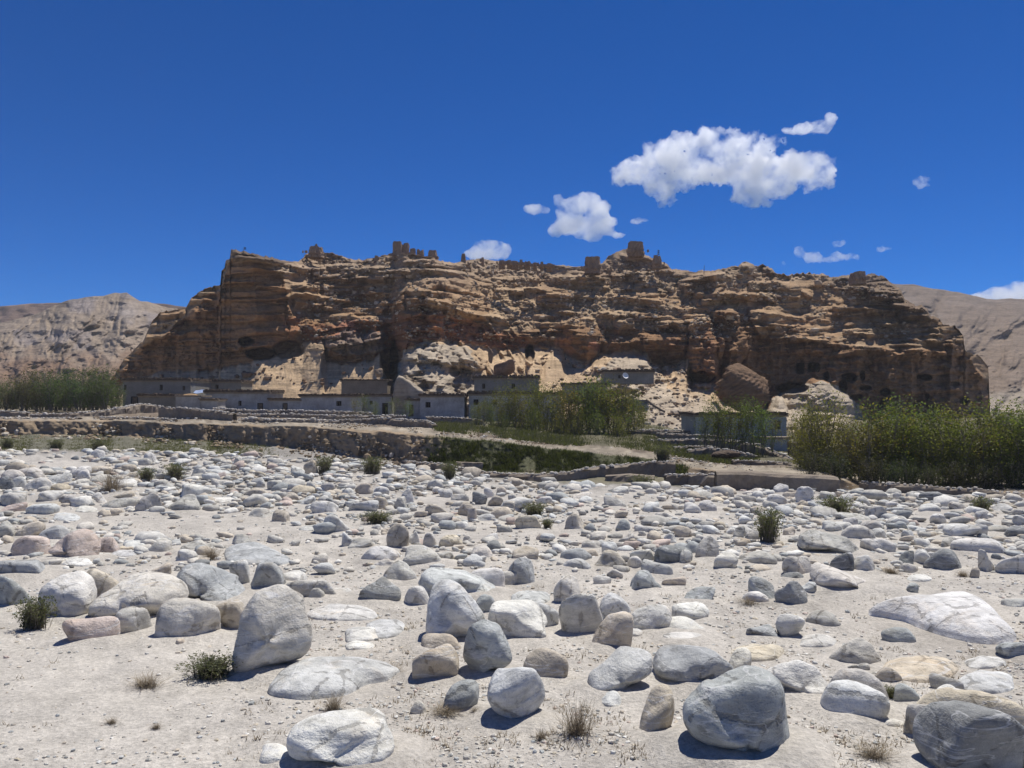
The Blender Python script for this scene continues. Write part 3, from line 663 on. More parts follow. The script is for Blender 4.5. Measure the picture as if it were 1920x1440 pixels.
crumbled_tower(774, 480, 12, 15, 'short broken mud wall stepping down right of the notched tower', G_R, 115.5, 3, .2, seed=3)
crumbled_tower(788, 482, 14, 15, 'squat blocky mud ruin standing alone between two gaps on the central cliff top', G_R, 115, 2, .15, seed=4)
crumbled_tower(811, 483, 20, 14, 'low ruin with a sloping top at the right end of the castle ruins', G_R, 115, 1, .3, seed=5)
crumbled_tower(869, 494, 13, 20, 'pointed leaning ruin in front of the small round cloud', G_R, 121, 1, .55, seed=6)
crumbled_tower(1111, 502, 29, 21, 'wide roofless mud tower with a slanting rim left of the rocky knoll', G_R, 118, 1, .1, seed=7)
crumbled_tower(1192, 470, 29, 17, 'round topped mud tower crowning the highest rocky knoll', G_R, 118, 1, .1, seed=8)
crumbled_tower(593, 472, 28, 10, 'low mud ruin on the small pale peak behind the left buttress', G_R, 119, 2, .25, seed=9)
crumbled_tower(1232, 492, 18, 14, 'small domed shrine ruin right of the round topped tower', G_R, 117, 2, .35, seed=10)
crumbled_tower(1608, 521, 26, 12, 'blocky ruin with a flat top on the right cliff end', G_R, 112, 1, .12, seed=11)
crumbled_tower(593, 463, 7, 6, 'tiny cairn on top of the low ruin on the pale peak', 'cairns on the skyline', 119, 1, .5, name='cairn', cat='cairn', seed=12)
for i, (x, y, w_, h_) in enumerate([(941, 492, 10, 6), (955, 492, 7, 7), (965, 493, 11, 6), (977, 493, 5, 11), (989, 494, 9, 7), (1003, 495, 6, 5), (1016, 496, 5, 9), (1030, 497, 8, 5), (706, 484, 6, 8), (905, 486, 4, 6)]):
    crumbled_tower(x, y, w_ * 1.25, h_ * .62, ['low broken stub of wall, leftmost on the ridge right of the small round cloud', 'narrow wall stub second from left on the middle ridge', 'broad low wall stub in the middle of the ridge line', 'thin upright pillar of ruined wall on the middle ridge', 'stub of broken wall just right of the thin upright ridge pillar',
                               'very small wall stub in the gap of the middle ridge', 'slim post-like wall stub towards the right of the middle ridge', 'low rightmost wall stub on the middle ridge', 'small upright ruin stub left of the castle ruins', 'tiny upright stub on the hump under the small round cloud'][i], 'wall stubs along the middle ridge', 120, 2, .2, name='wall_stub', cat='wall ruin', seed=20 + i)
def pole(px, pyb, hpx, D, label, flag=False, rad=.05, arms=False):
    b = at(px, pyb, D); h_ = hpx * px_m(D); t_ = thing('prayer_flag_pole' if flag else 'pole', label, 'pole', b, 'poles standing on the cliff top and slope')
    mb = MB(); mb.tube([(0, 0, -.4), (.02, 0, h_ * .5), (0.05, 0, h_)], [rad, rad * .8, rad * .6]); mb.build('shaft', M['wood'], t_)
    if flag:
        mb = MB()
        for k in range(3): mb.quad((.05, 0, h_ * (.95 - .2 * k)), (.3, .06, h_ * (.92 - .2 * k)), (.28, .08, h_ * (.80 - .2 * k)), (.05, 0, h_ * (.82 - .2 * k)))
        mb.build('flag', M['wframe'], t_)
    return t_
pole(457, 471, 8, cliff_D(457, 474) + .3, 'short dark pole on the top of the tall left buttress', True)
pole(1233, 484, 16, 117, 'thin pole with a ragged flag on the small domed shrine', True)
pole(1320, 509, 12, 112, 'leaning thin pole on the ridge right of the shrine', False)
pole(1197, 775, 40, 78, 'tall bare wooden pole at the right edge of the thin poplars', False, .05)
pole(318, 716, 10, 87, 'short pole standing on the roof of the leftmost house', True, .05)
pole(890, 705, 28, 92, 'thin upright pole above the corner of the two storey house', False, .035)

# ------------------------------------------------------------------ stones: shape library
def ico(sub):
    bm = bmesh.new(); bmesh.ops.create_icosphere(bm, subdivisions=sub, radius=1)
    V = np.array([v.co[:] for v in bm.verts]); Fc = np.array([[v.index for v in f.verts] for f in bm.faces]); bm.free(); return V, Fc
ICO = {k: ico(k) for k in (1, 2, 3, 4, 5)}
def rock_verts(sub, seed, planes=12, p=9, rough=.05, asym=.25):
    """a worn boulder: rounded intersection of random planes, then weathered"""
    n = ICO[sub][0]; r_ = np.random.default_rng(seed)
    N = r_.normal(size=(planes, 3)); N /= np.linalg.norm(N, axis=1)[:, None]
    N = np.concatenate([N, np.eye(3), -np.eye(3)]); d = np.concatenate([r_.uniform(.66, 1.15, planes), r_.uniform(1.0, 1.5, 6)])
    s = (np.clip(n @ N.T / d, 0, None) ** p).sum(1)
    r = s ** (-1 / p)
    off = r_.uniform(-50, 50, 3)
    r = r * (1 + asym * .5 * vnoise3(n * 1.1 + off, 3) + rough * fbm3(n * 2.6 + off, 4, 5) + rough * .35 * fbm3(n * 9 + off, 3, 6))
    V = n * r[:, None]
    c_ = (V.max(0) + V.min(0)) / 2; V = V - c_
    return V / ((V.max(0) - V.min(0)) / 2)
LIB = {}
def lib(kind, i, sub=4):
    key = (kind, i, sub)
    if key not in LIB:
        par = dict(r=(9, 5, .05, .3), a=(8, 14, .05, .45), f=(10, 8, .05, .3), n=(14, 8, .07, .35))[kind]
        V = rock_verts(sub, 1000 + 37 * i + ord(kind), *par)
        LIB[key] = mesh_from('stone', V, ICO[sub][1], M['rock'], True)
    return LIB[key]
COLS = dict(k=(.30, .23, .155), w=(.70, .69, .655), b=(.44, .46, .46), c=(.61, .62, .61), g=(.54, .525, .485), t=(.58, .52, .435), p=(.58, .485, .435), d=(.29, .30, .30), y=(.63, .565, .45), m=(.66, .63, .575))
COLS = {k_: (v_[0] * 1.02, v_[1], v_[2] * .945) for k_, v_ in COLS.items()}
CN = dict(k='brown', w='whitish', b='blue-grey', c='pale bluish', g='grey', t='tan', p='pinkish', d='dark grey', y='cream yellow', m='off-white')
def solve_center(cx, y0, y1, half_w, bury):
    """place an ellipsoid-like stone so that its visible part spans y0..y1 and a share of it is in the ground"""
    Dd = float(ground_D(cx, y1 - .15 * (y1 - y0))[0]); h_px = y1 - y0
    for _ in range(14):
        m = px_m(Dd); h = h_px * m; yc = None
        _, tb = ray(cx, (y0 + y1) / 2); th_ = math.atan(-float(tb)); s_ = abs(math.sin(th_)); c_ = math.cos(th_)
        T = h / 2
        for _k in range(4):
            ay = min(.84 * half_w * m, .8 * T / max(s_, 1e-3)); T = (h - 2 * bury * ay * s_) / (2 - 2 * bury)
        ay = min(.84 * half_w * m, .8 * T / max(s_, 1e-3)); az = math.sqrt(max(T * T - (ay * s_) ** 2, (.2 * T) ** 2)) / c_
        cy = y0 + T / m; u, t = ray(cx, cy)
        zc = float(ground_z(float(u) * Dd, Dd)[0]) + az * (1 - 2 * bury)
        Dn = (zc - CAMZ) / float(t) if t < -0.004 else Dd
        if Dn <= 1 or Dn > 90: Dn = Dd
        Dd = .5 * Dd + .5 * Dn
    return Dd, half_w * px_m(Dd), ay, az, cy, at(cx, cy, Dd)
def slab(outline, hgt, seed, rough=1.0):
    """a half-buried flat stone: its footprint lies on the ground, its back bulges up by hgt metres"""
    o_ = np.array(outline, float); r_ = np.random.default_rng(seed)
    y1 = o_[:, 1].max(); y0 = o_[:, 1].min(); cxx = o_[:, 0].mean()
    hp = hgt * F / float(ground_D(cxx, (y0 + y1) / 2)[0]) * .8
    sc = max(.3, (y1 - y0 - hp) / (y1 - y0)); o_[:, 1] = y1 - (y1 - o_[:, 1]) * sc
    n = len(o_); T = np.arange(n * 12) / 12; i = T.astype(int); f = (T - i)[:, None]
    p0, p1, p2, p3 = (o_[(i + k) % n] for k in (-1, 0, 1, 2))
    dens = .5 * (2 * p1 + (p2 - p0) * f + (2 * p0 - 5 * p1 + 4 * p2 - p3) * f * f + (3 * p1 - p0 - 3 * p2 + p3) * f ** 3)
    c_ = o_.mean(0); N = len(dens)
    rad = np.array([0.001, .12, .24, .36, .48, .58, .68, .76, .83, .89, .94, .975, 1.0, 1.02])
    P_ = c_ + (dens - c_)[None] * rad[:, None, None]
    D_ = ground_D(P_[..., 0].ravel(), P_[..., 1].ravel()); u, t = ray(P_[..., 0].ravel(), P_[..., 1].ravel()); X = u * D_; Y = D_
    Z = ground_z(X, Y); rr = np.repeat(rad, N)
    prof = np.clip(1 - rr ** 2.6, 0, 1) ** .62
    Z = Z + hgt * prof * (1 + .22 * rough * fbm2(X / (hgt * 3) + seed, Y / (hgt * 3), 3, seed % 50)) + .015 * rough * fbm2(X * 9, Y * 9, 3, 5) * (rr < .95) - .10 * (rr > .99)
    V = np.stack([X, Y, Z], 1); org = V[:N].mean(0); V -= org
    Fc = [(k * N + j, (k + 1) * N + j, (k + 1) * N + (j + 1) % N, k * N + (j + 1) % N) for k in range(len(rad) - 1) for j in range(N)]
    # wind the faces outwards
    Fc = np.array(Fc); a_, b_, c2 = V[Fc[N * 5 + 1, 0]], V[Fc[N * 5 + 1, 1]], V[Fc[N * 5 + 1, 2]]
    if np.cross(b_ - a_, c2 - a_)[2] < 0: Fc = Fc[:, ::-1]
    return mesh_from('slab', V, Fc, M['rock'], True), org
BOULDERS = []   # (cx, cy, w, h, colour, kind, object)
def var_col(k, r_):
    b_ = np.array(COLS[k]) * r_.uniform(.9, 1.1); return tuple(np.clip(b_ * (1 + r_.uniform(-.012, .012, 3)), .05, .8))
def boulder(x0, x1, y0, y1, colk='w', kind='r', bury=.22, label=None, outline=None, rot=0, hue=None, sub=4):
    cx, cy = (x0 + x1) / 2, (y0 + y1) / 2; r_ = np.random.default_rng(int(x0 * 13 + y1 * 7))
    hw, hh_ = (x1 - x0) / 2, (y1 - y0) / 2
    big = hw * hh_ > 1500
    if kind == 'f' and hw > 22:
        if outline is None:
            k_ = 12; a0 = r_.uniform(0, 6); outline = [(cx + hw * (1 + .10 * math.sin(3 * a + a0) - .1) * math.copysign(abs(math.cos(a)) ** .8, math.cos(a)), cy + hh_ * (1 + .1 * math.sin(2 * a + a0) - .1) * math.copysign(abs(math.sin(a)) ** .8, math.sin(a))) for a in [2 * math.pi * j / k_ for j in range(k_)]]
        me, org = slab(outline, {1625: .25, 1692: .3, 502: .15}.get(int(x0), .42 * hh_ * px_m(float(ground_D(cx, cy)[0])) + .02), int(x0), .35 if int(x0) == 1625 else 1)
        o = link('boulder', me, label=label, cat='boulder', group='boulders strewn over the dry riverbed', color=var_col(colk, r_) if int(x0) != 1625 else (.80, .775, .725)); o.location = org
        BOULDERS.append([cx, cy, hw * 2, hh_ * 2, colk, kind, o]); return o
    if kind == 'f': bury = .48
    elif outline is None: bury = min(.46, bury + .2)
    else: bury = bury + .07
    Dd, ax, ay, az, cyc, c0 = solve_center(cx, y0, y1, hw, bury); hh2 = cyc - y0
    if outline is not None:
        V = rock_verts(5, 500 + int(x0), 16, 8, .03, .07); n = V.copy()
        o_ = np.array(outline, float); oc = np.array([cx, cyc]); rel = np.stack([(o_[:, 0] - cx) / hw, -(o_[:, 1] - cyc) / hh2], 1)
        # close the buried bottom
        th = np.arctan2(n[:, 2], n[:, 0]); 
        k = 256; dens = []
        for a, b in zip(rel, np.roll(rel, -1, 0)):
            for s_ in np.linspace(0, 1, 24, endpoint=False): dens.append(a + (b - a) * s_)
        dens = np.array(dens); at_ = np.arctan2(dens[:, 1], dens[:, 0]); rr = np.hypot(dens[:, 0], dens[:, 1]); od = np.argsort(at_)
        at_, rr = at_[od], rr[od]
        kx = np.linspace(-math.pi, math.pi, 121); rk = np.interp(kx, np.r_[at_ - 2 * math.pi, at_, at_ + 2 * math.pi], np.r_[rr, rr, rr])
        rk = np.convolve(np.r_[rk[-3:-1], rk, rk[1:3]], np.ones(5) / 5, 'valid')
        tgt = np.interp(th, kx, rk)
        inpl = np.hypot(n[:, 0], n[:, 2]); cur = np.zeros(121)
        # current silhouette radius by angle
        bins = np.clip(((th + math.pi) / (2 * math.pi) * 60).astype(int), 0, 59); mx = np.zeros(60); np.maximum.at(mx, bins, inpl); mx = np.convolve(np.r_[mx[-2:], mx, mx[:2]], np.ones(5) / 5, 'valid')
        cur = np.interp(th, (np.arange(60) + .5) / 60 * 2 * math.pi - math.pi, mx, period=2 * math.pi)
        f_ = tgt / cur; V = np.stack([n[:, 0] * f_, n[:, 1] * (0.55 + .45 * np.clip(f_, .5, 1.5)), n[:, 2] * f_], 1)
        off = r_.uniform(-50, 50, 3); V = V * (1 + .02 * fbm3(V * 7 + off, 4, 9))[:, None]
        me = mesh_from('stone', V, ICO[5][1], M['rock'], True); rz = 0; sc = (ax, ay, az)
    else:
        i = int(r_.integers(0, 14)); me = lib(kind, i, 5 if (big and i < 7) else (4 if hw > 13 else 3)); 
        rz = int(r_.integers(0, 4)) * math.pi / 2
        sc = (ax, ay, az) if abs(math.sin(rz)) < .5 else (ay, ax, az)
    o = link('boulder', me, label=label, cat='boulder', group='boulders strewn over the dry riverbed', color=var_col(colk, r_) if hue is None else hue)
    o.location = c0; o.scale = sc; o.rotation_euler = (0, R(rot), rz)
    BOULDERS.append([cx, cy, hw * 2, hh_ * 2, colk, kind, o])
    return o

# ------------------------------------------------------------------ boulders one can point at in the photograph
# (x0, x1, y0, y1, colour, kind, bury)
HERO = [
 (448, 586, 1101, 1257, 'm', 'n', .06, 'tall wedge-shaped off-white boulder leaning over its black shadow beside the bare sand', [(448, 1228), (455, 1183), (466, 1133), (477, 1112), (497, 1102), (520, 1101), (537, 1110), (556, 1133), (573, 1160), (586, 1187), (580, 1220), (563, 1233), (520, 1243), (480, 1256), (463, 1257), (450, 1243)]),
 (502, 752, 1215, 1317, 'c', 'f', .3, 'broad flat grey slab lying at the foot of the tall leaning boulder', [(502, 1300), (512, 1262), (530, 1240), (565, 1222), (610, 1216), (700, 1216), (752, 1236), (735, 1255), (690, 1268), (650, 1300), (600, 1312), (550, 1317)]),
 (543, 743, 1333, 1438, 'w', 'n', .13, 'loaf-shaped white boulder at the bottom edge with a dark underside', [(543, 1372), (552, 1352), (580, 1338), (620, 1333), (690, 1338), (722, 1358), (743, 1387), (738, 1420), (700, 1437), (620, 1436), (570, 1420), (547, 1400)]),
 (800, 910, 1091, 1202, 'c', 'a', .14, 'pointed grey boulder with a ridge down its middle standing behind the egg-shaped stone', [(800, 1195), (801, 1140), (808, 1110), (822, 1095), (840, 1091), (862, 1098), (885, 1120), (908, 1155), (910, 1180), (885, 1202), (840, 1202)]),
 (867, 962, 1161, 1263, 'b', 'r', .12, 'smooth egg-shaped blue-grey stone in front of the pointed grey boulder', [(867, 1232), (872, 1198), (885, 1170), (905, 1161), (933, 1170), (953, 1200), (962, 1230), (945, 1245), (918, 1252), (902, 1263), (882, 1250)]),
 (913, 1025, 1250, 1352, 'c', 'a', .1, 'blocky pale grey boulder with a notch in its left side, centre foreground', [(913, 1302), (918, 1280), (935, 1263), (975, 1250), (1002, 1254), (1015, 1278), (1025, 1312), (1012, 1332), (985, 1350), (950, 1350), (925, 1328)]),
 (1275, 1491, 1258, 1422, 'b', 'n', .27, 'huge blue-grey boulder, largest in the foreground, with a dark shaded front', [(1275, 1335), (1285, 1308), (1330, 1284), (1375, 1266), (1420, 1258), (1452, 1268), (1476, 1292), (1489, 1325), (1491, 1385), (1482, 1414), (1440, 1420), (1370, 1402), (1310, 1383), (1280, 1358)]),
 (1728, 1904, 1313, 1462, 'd', 'n', .22, 'big dark purplish grey boulder in the bottom right corner', [(1728, 1408), (1742, 1365), (1765, 1330), (1810, 1314), (1860, 1322), (1895, 1352), (1904, 1400), (1898, 1450), (1820, 1462), (1750, 1445)]),
 (1625, 1906, 1100, 1204, 'm', 'f', .32, 'very large smooth white slab like a low tent on the right', [(1625, 1124), (1700, 1115), (1755, 1106), (1795, 1100), (1832, 1106), (1868, 1138), (1893, 1172), (1906, 1200), (1840, 1204), (1760, 1178), (1695, 1146)]),
 (325, 462, 1053, 1134, 'b', 'a', .2, 'large blue-grey wedge sloping down to the right behind the round stones on the left', [(325, 1112), (335, 1075), (350, 1055), (380, 1053), (410, 1068), (440, 1095), (462, 1118), (455, 1132), (380, 1134), (335, 1128)]),
 (420, 546, 1014, 1062, 'b', 'f', .3, 'flat blue-grey slab tapering to the right beyond the sand at left', [(420, 1042), (425, 1025), (455, 1015), (485, 1014), (515, 1030), (546, 1050), (530, 1060), (470, 1062), (430, 1060)]),
 (785, 934, 1064, 1122, 'c', 'a', .2, 'long pale blue boulder with a saddle, sloping down right behind the pointed boulder', [(785, 1100), (790, 1072), (808, 1064), (835, 1068), (870, 1070), (900, 1085), (934, 1108), (925, 1118), (890, 1122), (800, 1112)]),
 (1098, 1223, 1221, 1297, 'c', 'a', .12, 'leaning wedge of banded blue-white rock left of the rough dark boulder', [(1098, 1284), (1106, 1262), (1140, 1240), (1165, 1223), (1218, 1221), (1223, 1255), (1200, 1272), (1165, 1284), (1130, 1297), (1105, 1293)]),
 (1222, 1376, 1207, 1287, 'b', 'n', .2, 'rough dark blue-grey boulder behind the largest one', [(1222, 1252), (1236, 1226), (1288, 1209), (1332, 1208), (1360, 1232), (1376, 1262), (1345, 1285), (1280, 1280), (1232, 1268)]),
 (1692, 1940, 1300, 1388, 'y', 'f', .3, 'wide cream pink boulder behind the dark one in the bottom right corner', [(1692, 1345), (1705, 1325), (1760, 1310), (1815, 1300), (1880, 1306), (1940, 1330), (1940, 1388), (1760, 1388), (1700, 1365)]),
 (82, 178, 1077, 1162, 'w', 'n', .12, 'tall rounded whitish boulder above the dark green bush at far left', [(82, 1128), (88, 1098), (110, 1080), (132, 1077), (158, 1088), (175, 1112), (178, 1145), (160, 1162), (115, 1158), (92, 1145)]),
 (192, 350, 1078, 1166, 'm', 'r', .14, 'big rounded off-white boulder behind the small grey wedge at left', [(192, 1140), (200, 1110), (230, 1085), (265, 1078), (310, 1082), (340, 1100), (350, 1118), (335, 1150), (285, 1166), (215, 1150)]),
 (300, 409, 1122, 1198, 'm', 'r', .08, 'round grey-white boulder with a shadow under it, right of the small grey wedge', None),
 (127, 213, 1155, 1208, 'p', 'r', .06, 'small rounded pinkish boulder perched over a dark shadow on the bare sand', None),
 (95, 185, 993, 1053, 'p', 'a', .18, 'pink pointed boulder at the left edge of the riverbed', [(95, 1032), (110, 1015), (128, 1000), (143, 993), (160, 1000), (178, 1022), (185, 1040), (175, 1053), (130, 1044)]),
 (1047, 1131, 1108, 1193, 'm', 'n', .16, 'cream-white rounded boulder with a vertical crack, middle of the riverbed', None),
 (911, 1027, 1128, 1201, 'w', 'a', .16, 'faceted white boulder right of the pointed grey boulder', None),
 (750, 832, 1024, 1066, 'm', 'r', .2, 'smooth off-white dome sloping to the right in the middle distance', None),
 (1493, 1606, 992, 1039, 'g', 'n', .14, 'long dark grey-brown boulder right of the tallest green shrub', [(1493, 1025), (1498, 1003), (1518, 992), (1550, 998), (1580, 1003), (1600, 1022), (1606, 1036), (1560, 1039), (1510, 1034)]),
 (1738, 1818, 1027, 1076, 'd', 'r', .16, 'dark blue-grey dome-shaped boulder at the right with dry grass at its foot', None),
 (1457, 1519, 1088, 1136, 'd', 'a', .14, 'dark blue angular boulder left of the tent-like white slab', None),
 (1527, 1650, 1062, 1108, 'm', 'a', .2, 'white wedge-shaped boulder tapering right, beyond the tent-like slab', [(1527, 1090), (1535, 1068), (1550, 1062), (1575, 1068), (1600, 1078), (1650, 1100), (1640, 1106), (1590, 1108), (1535, 1104)]),
 (675, 755, 1083, 1132, 'd', 'a', .16, 'dark purplish grey boulder beside the flat white slabs in the middle', None),
 (1557, 1649, 1196, 1251, 'm', 'n', .08, 'off-white boulder with a hollow in its upper left, perched over a shadow', None),
 (1190, 1268, 1295, 1381, 'y', 'r', .16, 'cream yellow rounded boulder left of the largest blue-grey one', None),
 (773, 860, 1208, 1277, 't', 'n', .1, 'tan striped rounded boulder left of the egg-shaped stone', None),
 (725, 768, 981, 1028, 't', 'n', .12, 'upright tan boulder like a thumb in the middle distance', None),
 (1433, 1551, 1235, 1308, 'w', 'a', .16, 'whitish boulder with a grey shaded side touching the back of the largest one', [(1433, 1262), (1460, 1246), (1498, 1235), (1528, 1248), (1550, 1285), (1535, 1306), (1495, 1308), (1462, 1290)]),
 (1547, 1653, 1282, 1353, 'c', 'r', .2, 'rounded pale blue boulder right of the largest one', None),
]
for h in HERO: boulder(h[0], h[1], h[2], h[3], h[4], h[5], h[6], label=h[7], outline=h[8])
REST = """480 552 1383 1452 w f;215 278 1141 1192 g n;408 467 1127 1183 t r;160 230 1067 1130 t r;0 60 1078 1138 b a;0 98 1045 1083 b a;30 95 1003 1045 p n;173 228 1006 1041 p r;30 80 977 1010 t r;-8 30 978 1010 g r
75 130 985 1016 c r;100 177 1040 1068 w f;278 323 1055 1081 t n;467 537 1052 1104 b a;433 472 1050 1097 w r;523 573 1070 1094 w r;537 637 1080 1126 g n;537 582 1105 1128 b r;577 608 1103 1128 g r
330 400 1012 1038 g n;332 370 1029 1053 w r;430 467 1002 1024 g a;227 277 1005 1031 c f;203 260 1027 1048 c f;277 318 1013 1038 m f;192 258 933 958 g n;257 303 923 961 g a;303 350 942 959 w r;320 380 927 961 g a
380 443 928 944 w f;335 398 907 934 w n;455 503 915 933 t r;52 110 943 968 c r;0 50 923 951 g n;0 43 943 963 p f;95 152 957 978 c f;138 190 945 961 w f;68 113 920 943 w r;167 200 923 944 w n
197 255 920 938 t n;110 163 927 948 g n;0 26 892 921 d n;25 50 893 915 w r;50 97 895 921 w r;93 133 887 908 w r;33 83 876 898 m r;0 45 880 901 m n;132 167 874 896 w r;167 212 874 893 t r
230 258 885 901 t r;147 172 880 903 w a;355 385 876 899 w a;403 423 885 899 p r;437 458 855 874 g r;413 443 868 881 g n;545 572 875 893 w n;568 597 863 889 t n;267 295 848 869 w r;173 195 842 859 w r
460 510 952 974 g n;508 542 956 981 t r;533 563 923 939 t r;583 633 938 966 w n;605 661 963 1001 w n;398 430 898 914 m r;573 595 902 919 w r;533 550 890 906 g r;653 712 936 963 c r;698 728 931 956 y n
735 765 931 956 g a;748 778 915 941 w n;798 847 943 970 t r;858 888 941 968 t n;876 895 952 979 t a;892 930 963 979 c r;914 946 928 949 t r;885 914 922 944 d n;907 928 914 931 w r;928 950 912 929 t r
952 968 927 943 g r;943 968 940 959 g n;965 1015 964 995 y n;1053 1097 963 996 t n;1132 1173 930 953 g a;1147 1180 912 928 w r;1070 1107 923 943 m f;1153 1187 973 996 b n;765 788 995 1024 w a;790 820 998 1026 w r
823 868 1002 1029 y n;882 928 1023 1051 m n;673 750 1023 1056 w n;718 782 1052 1094 g n;880 947 1065 1111 w r;753 808 1098 1138 w r;890 933 1115 1151 b r;953 1035 1097 1138 c f;937 975 1072 1099 g r;952 1003 1046 1096 b n
1120 1182 1113 1164 c n;1038 1090 1080 1136 m n;1107 1185 1148 1218 t a;1177 1262 1132 1186 w n;1162 1208 1163 1189 w f;998 1048 1133 1178 c n;788 868 1187 1226 t r;980 1065 1217 1279 t n;833 898 1281 1333 b r;770 802 1314 1338 m n
1123 1173 1295 1331 c f;570 717 1128 1166 w f;683 763 1152 1196 c f;640 715 1165 1204 w f;642 703 1195 1218 w f;1547 1662 1258 1340 g r;1587 1627 1241 1261 g r;1640 1800 1213 1286 y f;1643 1690 1250 1284 t n;1673 1720 1283 1318 b r
1655 1713 1177 1211 b n;1790 1913 1250 1304 c f;1748 1800 1267 1301 g r;1747 1802 1285 1311 w r;1803 1890 1220 1254 w f;1867 1926 1203 1234 b n;1512 1574 1146 1179 g n;1454 1504 1153 1196 w r;1395 1453 1172 1196 b a;1493 1570 1178 1208 w f
1368 1477 1193 1231 y f;1357 1413 1220 1264 m r;1260 1330 1133 1168 w n;1280 1343 1102 1133 b a;1240 1325 1160 1191 w r;1230 1327 1183 1211 w r;1405 1457 1083 1128 b n;1388 1443 1108 1133 w r;1493 1530 1091 1114 c n;1463 1528 1040 1084 g r
1468 1510 1072 1089 d a;1552 1598 1035 1073 d n;1595 1643 1040 1074 w a;1385 1457 1033 1064 g n;1335 1385 1036 1068 m r;1299 1353 1006 1049 g a;1265 1297 1030 1059 w n;1228 1297 1023 1059 d n;1180 1228 1028 1054 w n;1105 1175 1030 1069 t n
1173 1207 1042 1066 w r;1050 1112 1028 1056 b n;1050 1110 1047 1071 c r;1090 1127 1013 1031 g r;1128 1158 1017 1041 c n;960 1010 1025 1051 t n;1137 1167 1066 1084 g n;1112 1147 1079 1098 w r;1178 1240 1070 1109 b a;1203 1260 1052 1081 w r
1240 1285 1079 1101 t r;1619 1678 1008 1038 w n;1573 1640 983 1018 m r;1633 1665 990 1009 w n;1684 1715 1033 1061 d a;1713 1747 1030 1058 w r;1836 1865 1030 1076 m n;1865 1921 1037 1081 w r;1788 1877 1010 1043 w n;1761 1793 1007 1028 g r
1880 1926 986 1009 d r;1848 1890 985 1000 g r;1820 1848 983 1006 c n;1767 1830 982 1011 w r;1663 1703 967 989 w n;1540 1580 977 998 w r;1580 1610 970 989 w r;1613 1652 975 996 g n;1570 1633 962 981 g r;1450 1477 907 927 w n
1469 1497 921 938 t r;1492 1523 912 944 w a;1437 1477 926 949 w r;1673 1692 923 938 w n;1698 1722 923 941 g r;1725 1767 922 941 d n;1625 1660 947 974 m a;1305 1343 937 961 w n;1280 1315 942 964 w r;1370 1397 930 946 g r
1828 1853 957 976 w r;1743 1773 963 983 w r;1373 1398 987 1009 g a;1377 1408 1008 1023 y n;1395 1425 993 1012 g r;1465 1493 988 1004 t r;1687 1717 993 1014 c r;1698 1750 1077 1094 w f;1697 1723 1093 1111 b r;1883 1926 1121 1141 w r
1817 1837 1063 1084 t r;1705 1762 1320 1384 g n;1650 1700 1348 1372 g f;1005 1022 1000 1013 t r;1190 1225 985 1000 w r;1230 1262 960 978 m n;1262 1297 985 1010 t n;1405 1440 948 968 t n;640 668 998 1024 c n;655 700 1010 1030 g a
700 745 1046 1066 w n;610 660 1100 1118 w f;820 850 1035 1052 g r;868 884 1003 1016 m r;905 935 1000 1014 w f;560 600 985 1000 w f;300 330 905 920 g n;470 500 895 912 w r;500 530 900 918 m n;600 628 905 922 g r
640 668 915 932 w r;665 700 905 922 t r;700 730 912 928 w r;820 850 915 930 w n;845 880 925 940 g r;1005 1035 930 948 w r;1030 1060 915 930 g n;1720 1760 945 962 w r;1780 1815 940 958 m r;1860 1900 945 962 w n
1895 1926 965 985 w r;1350 1375 918 932 w r;1392 1430 915 928 m n;1570 1600 925 940 w r;1600 1632 930 948 g r;1660 1690 940 956 w r;560 590 930 946 c r;1240 1270 1000 1018 w n;1160 1190 1000 1018 g n;330 345 1198 1210 t n""".replace("\n", ";")
for row in REST.split(";"):
    a = row.split(); x0, x1, y0, y1 = map(float, a[:4]); boulder(x0, x1, y0, y1, a[4], a[5], {'f': .38, 'r': .2, 'n': .2, 'a': .2}[a[5]])
print('boulders', len(BOULDERS))
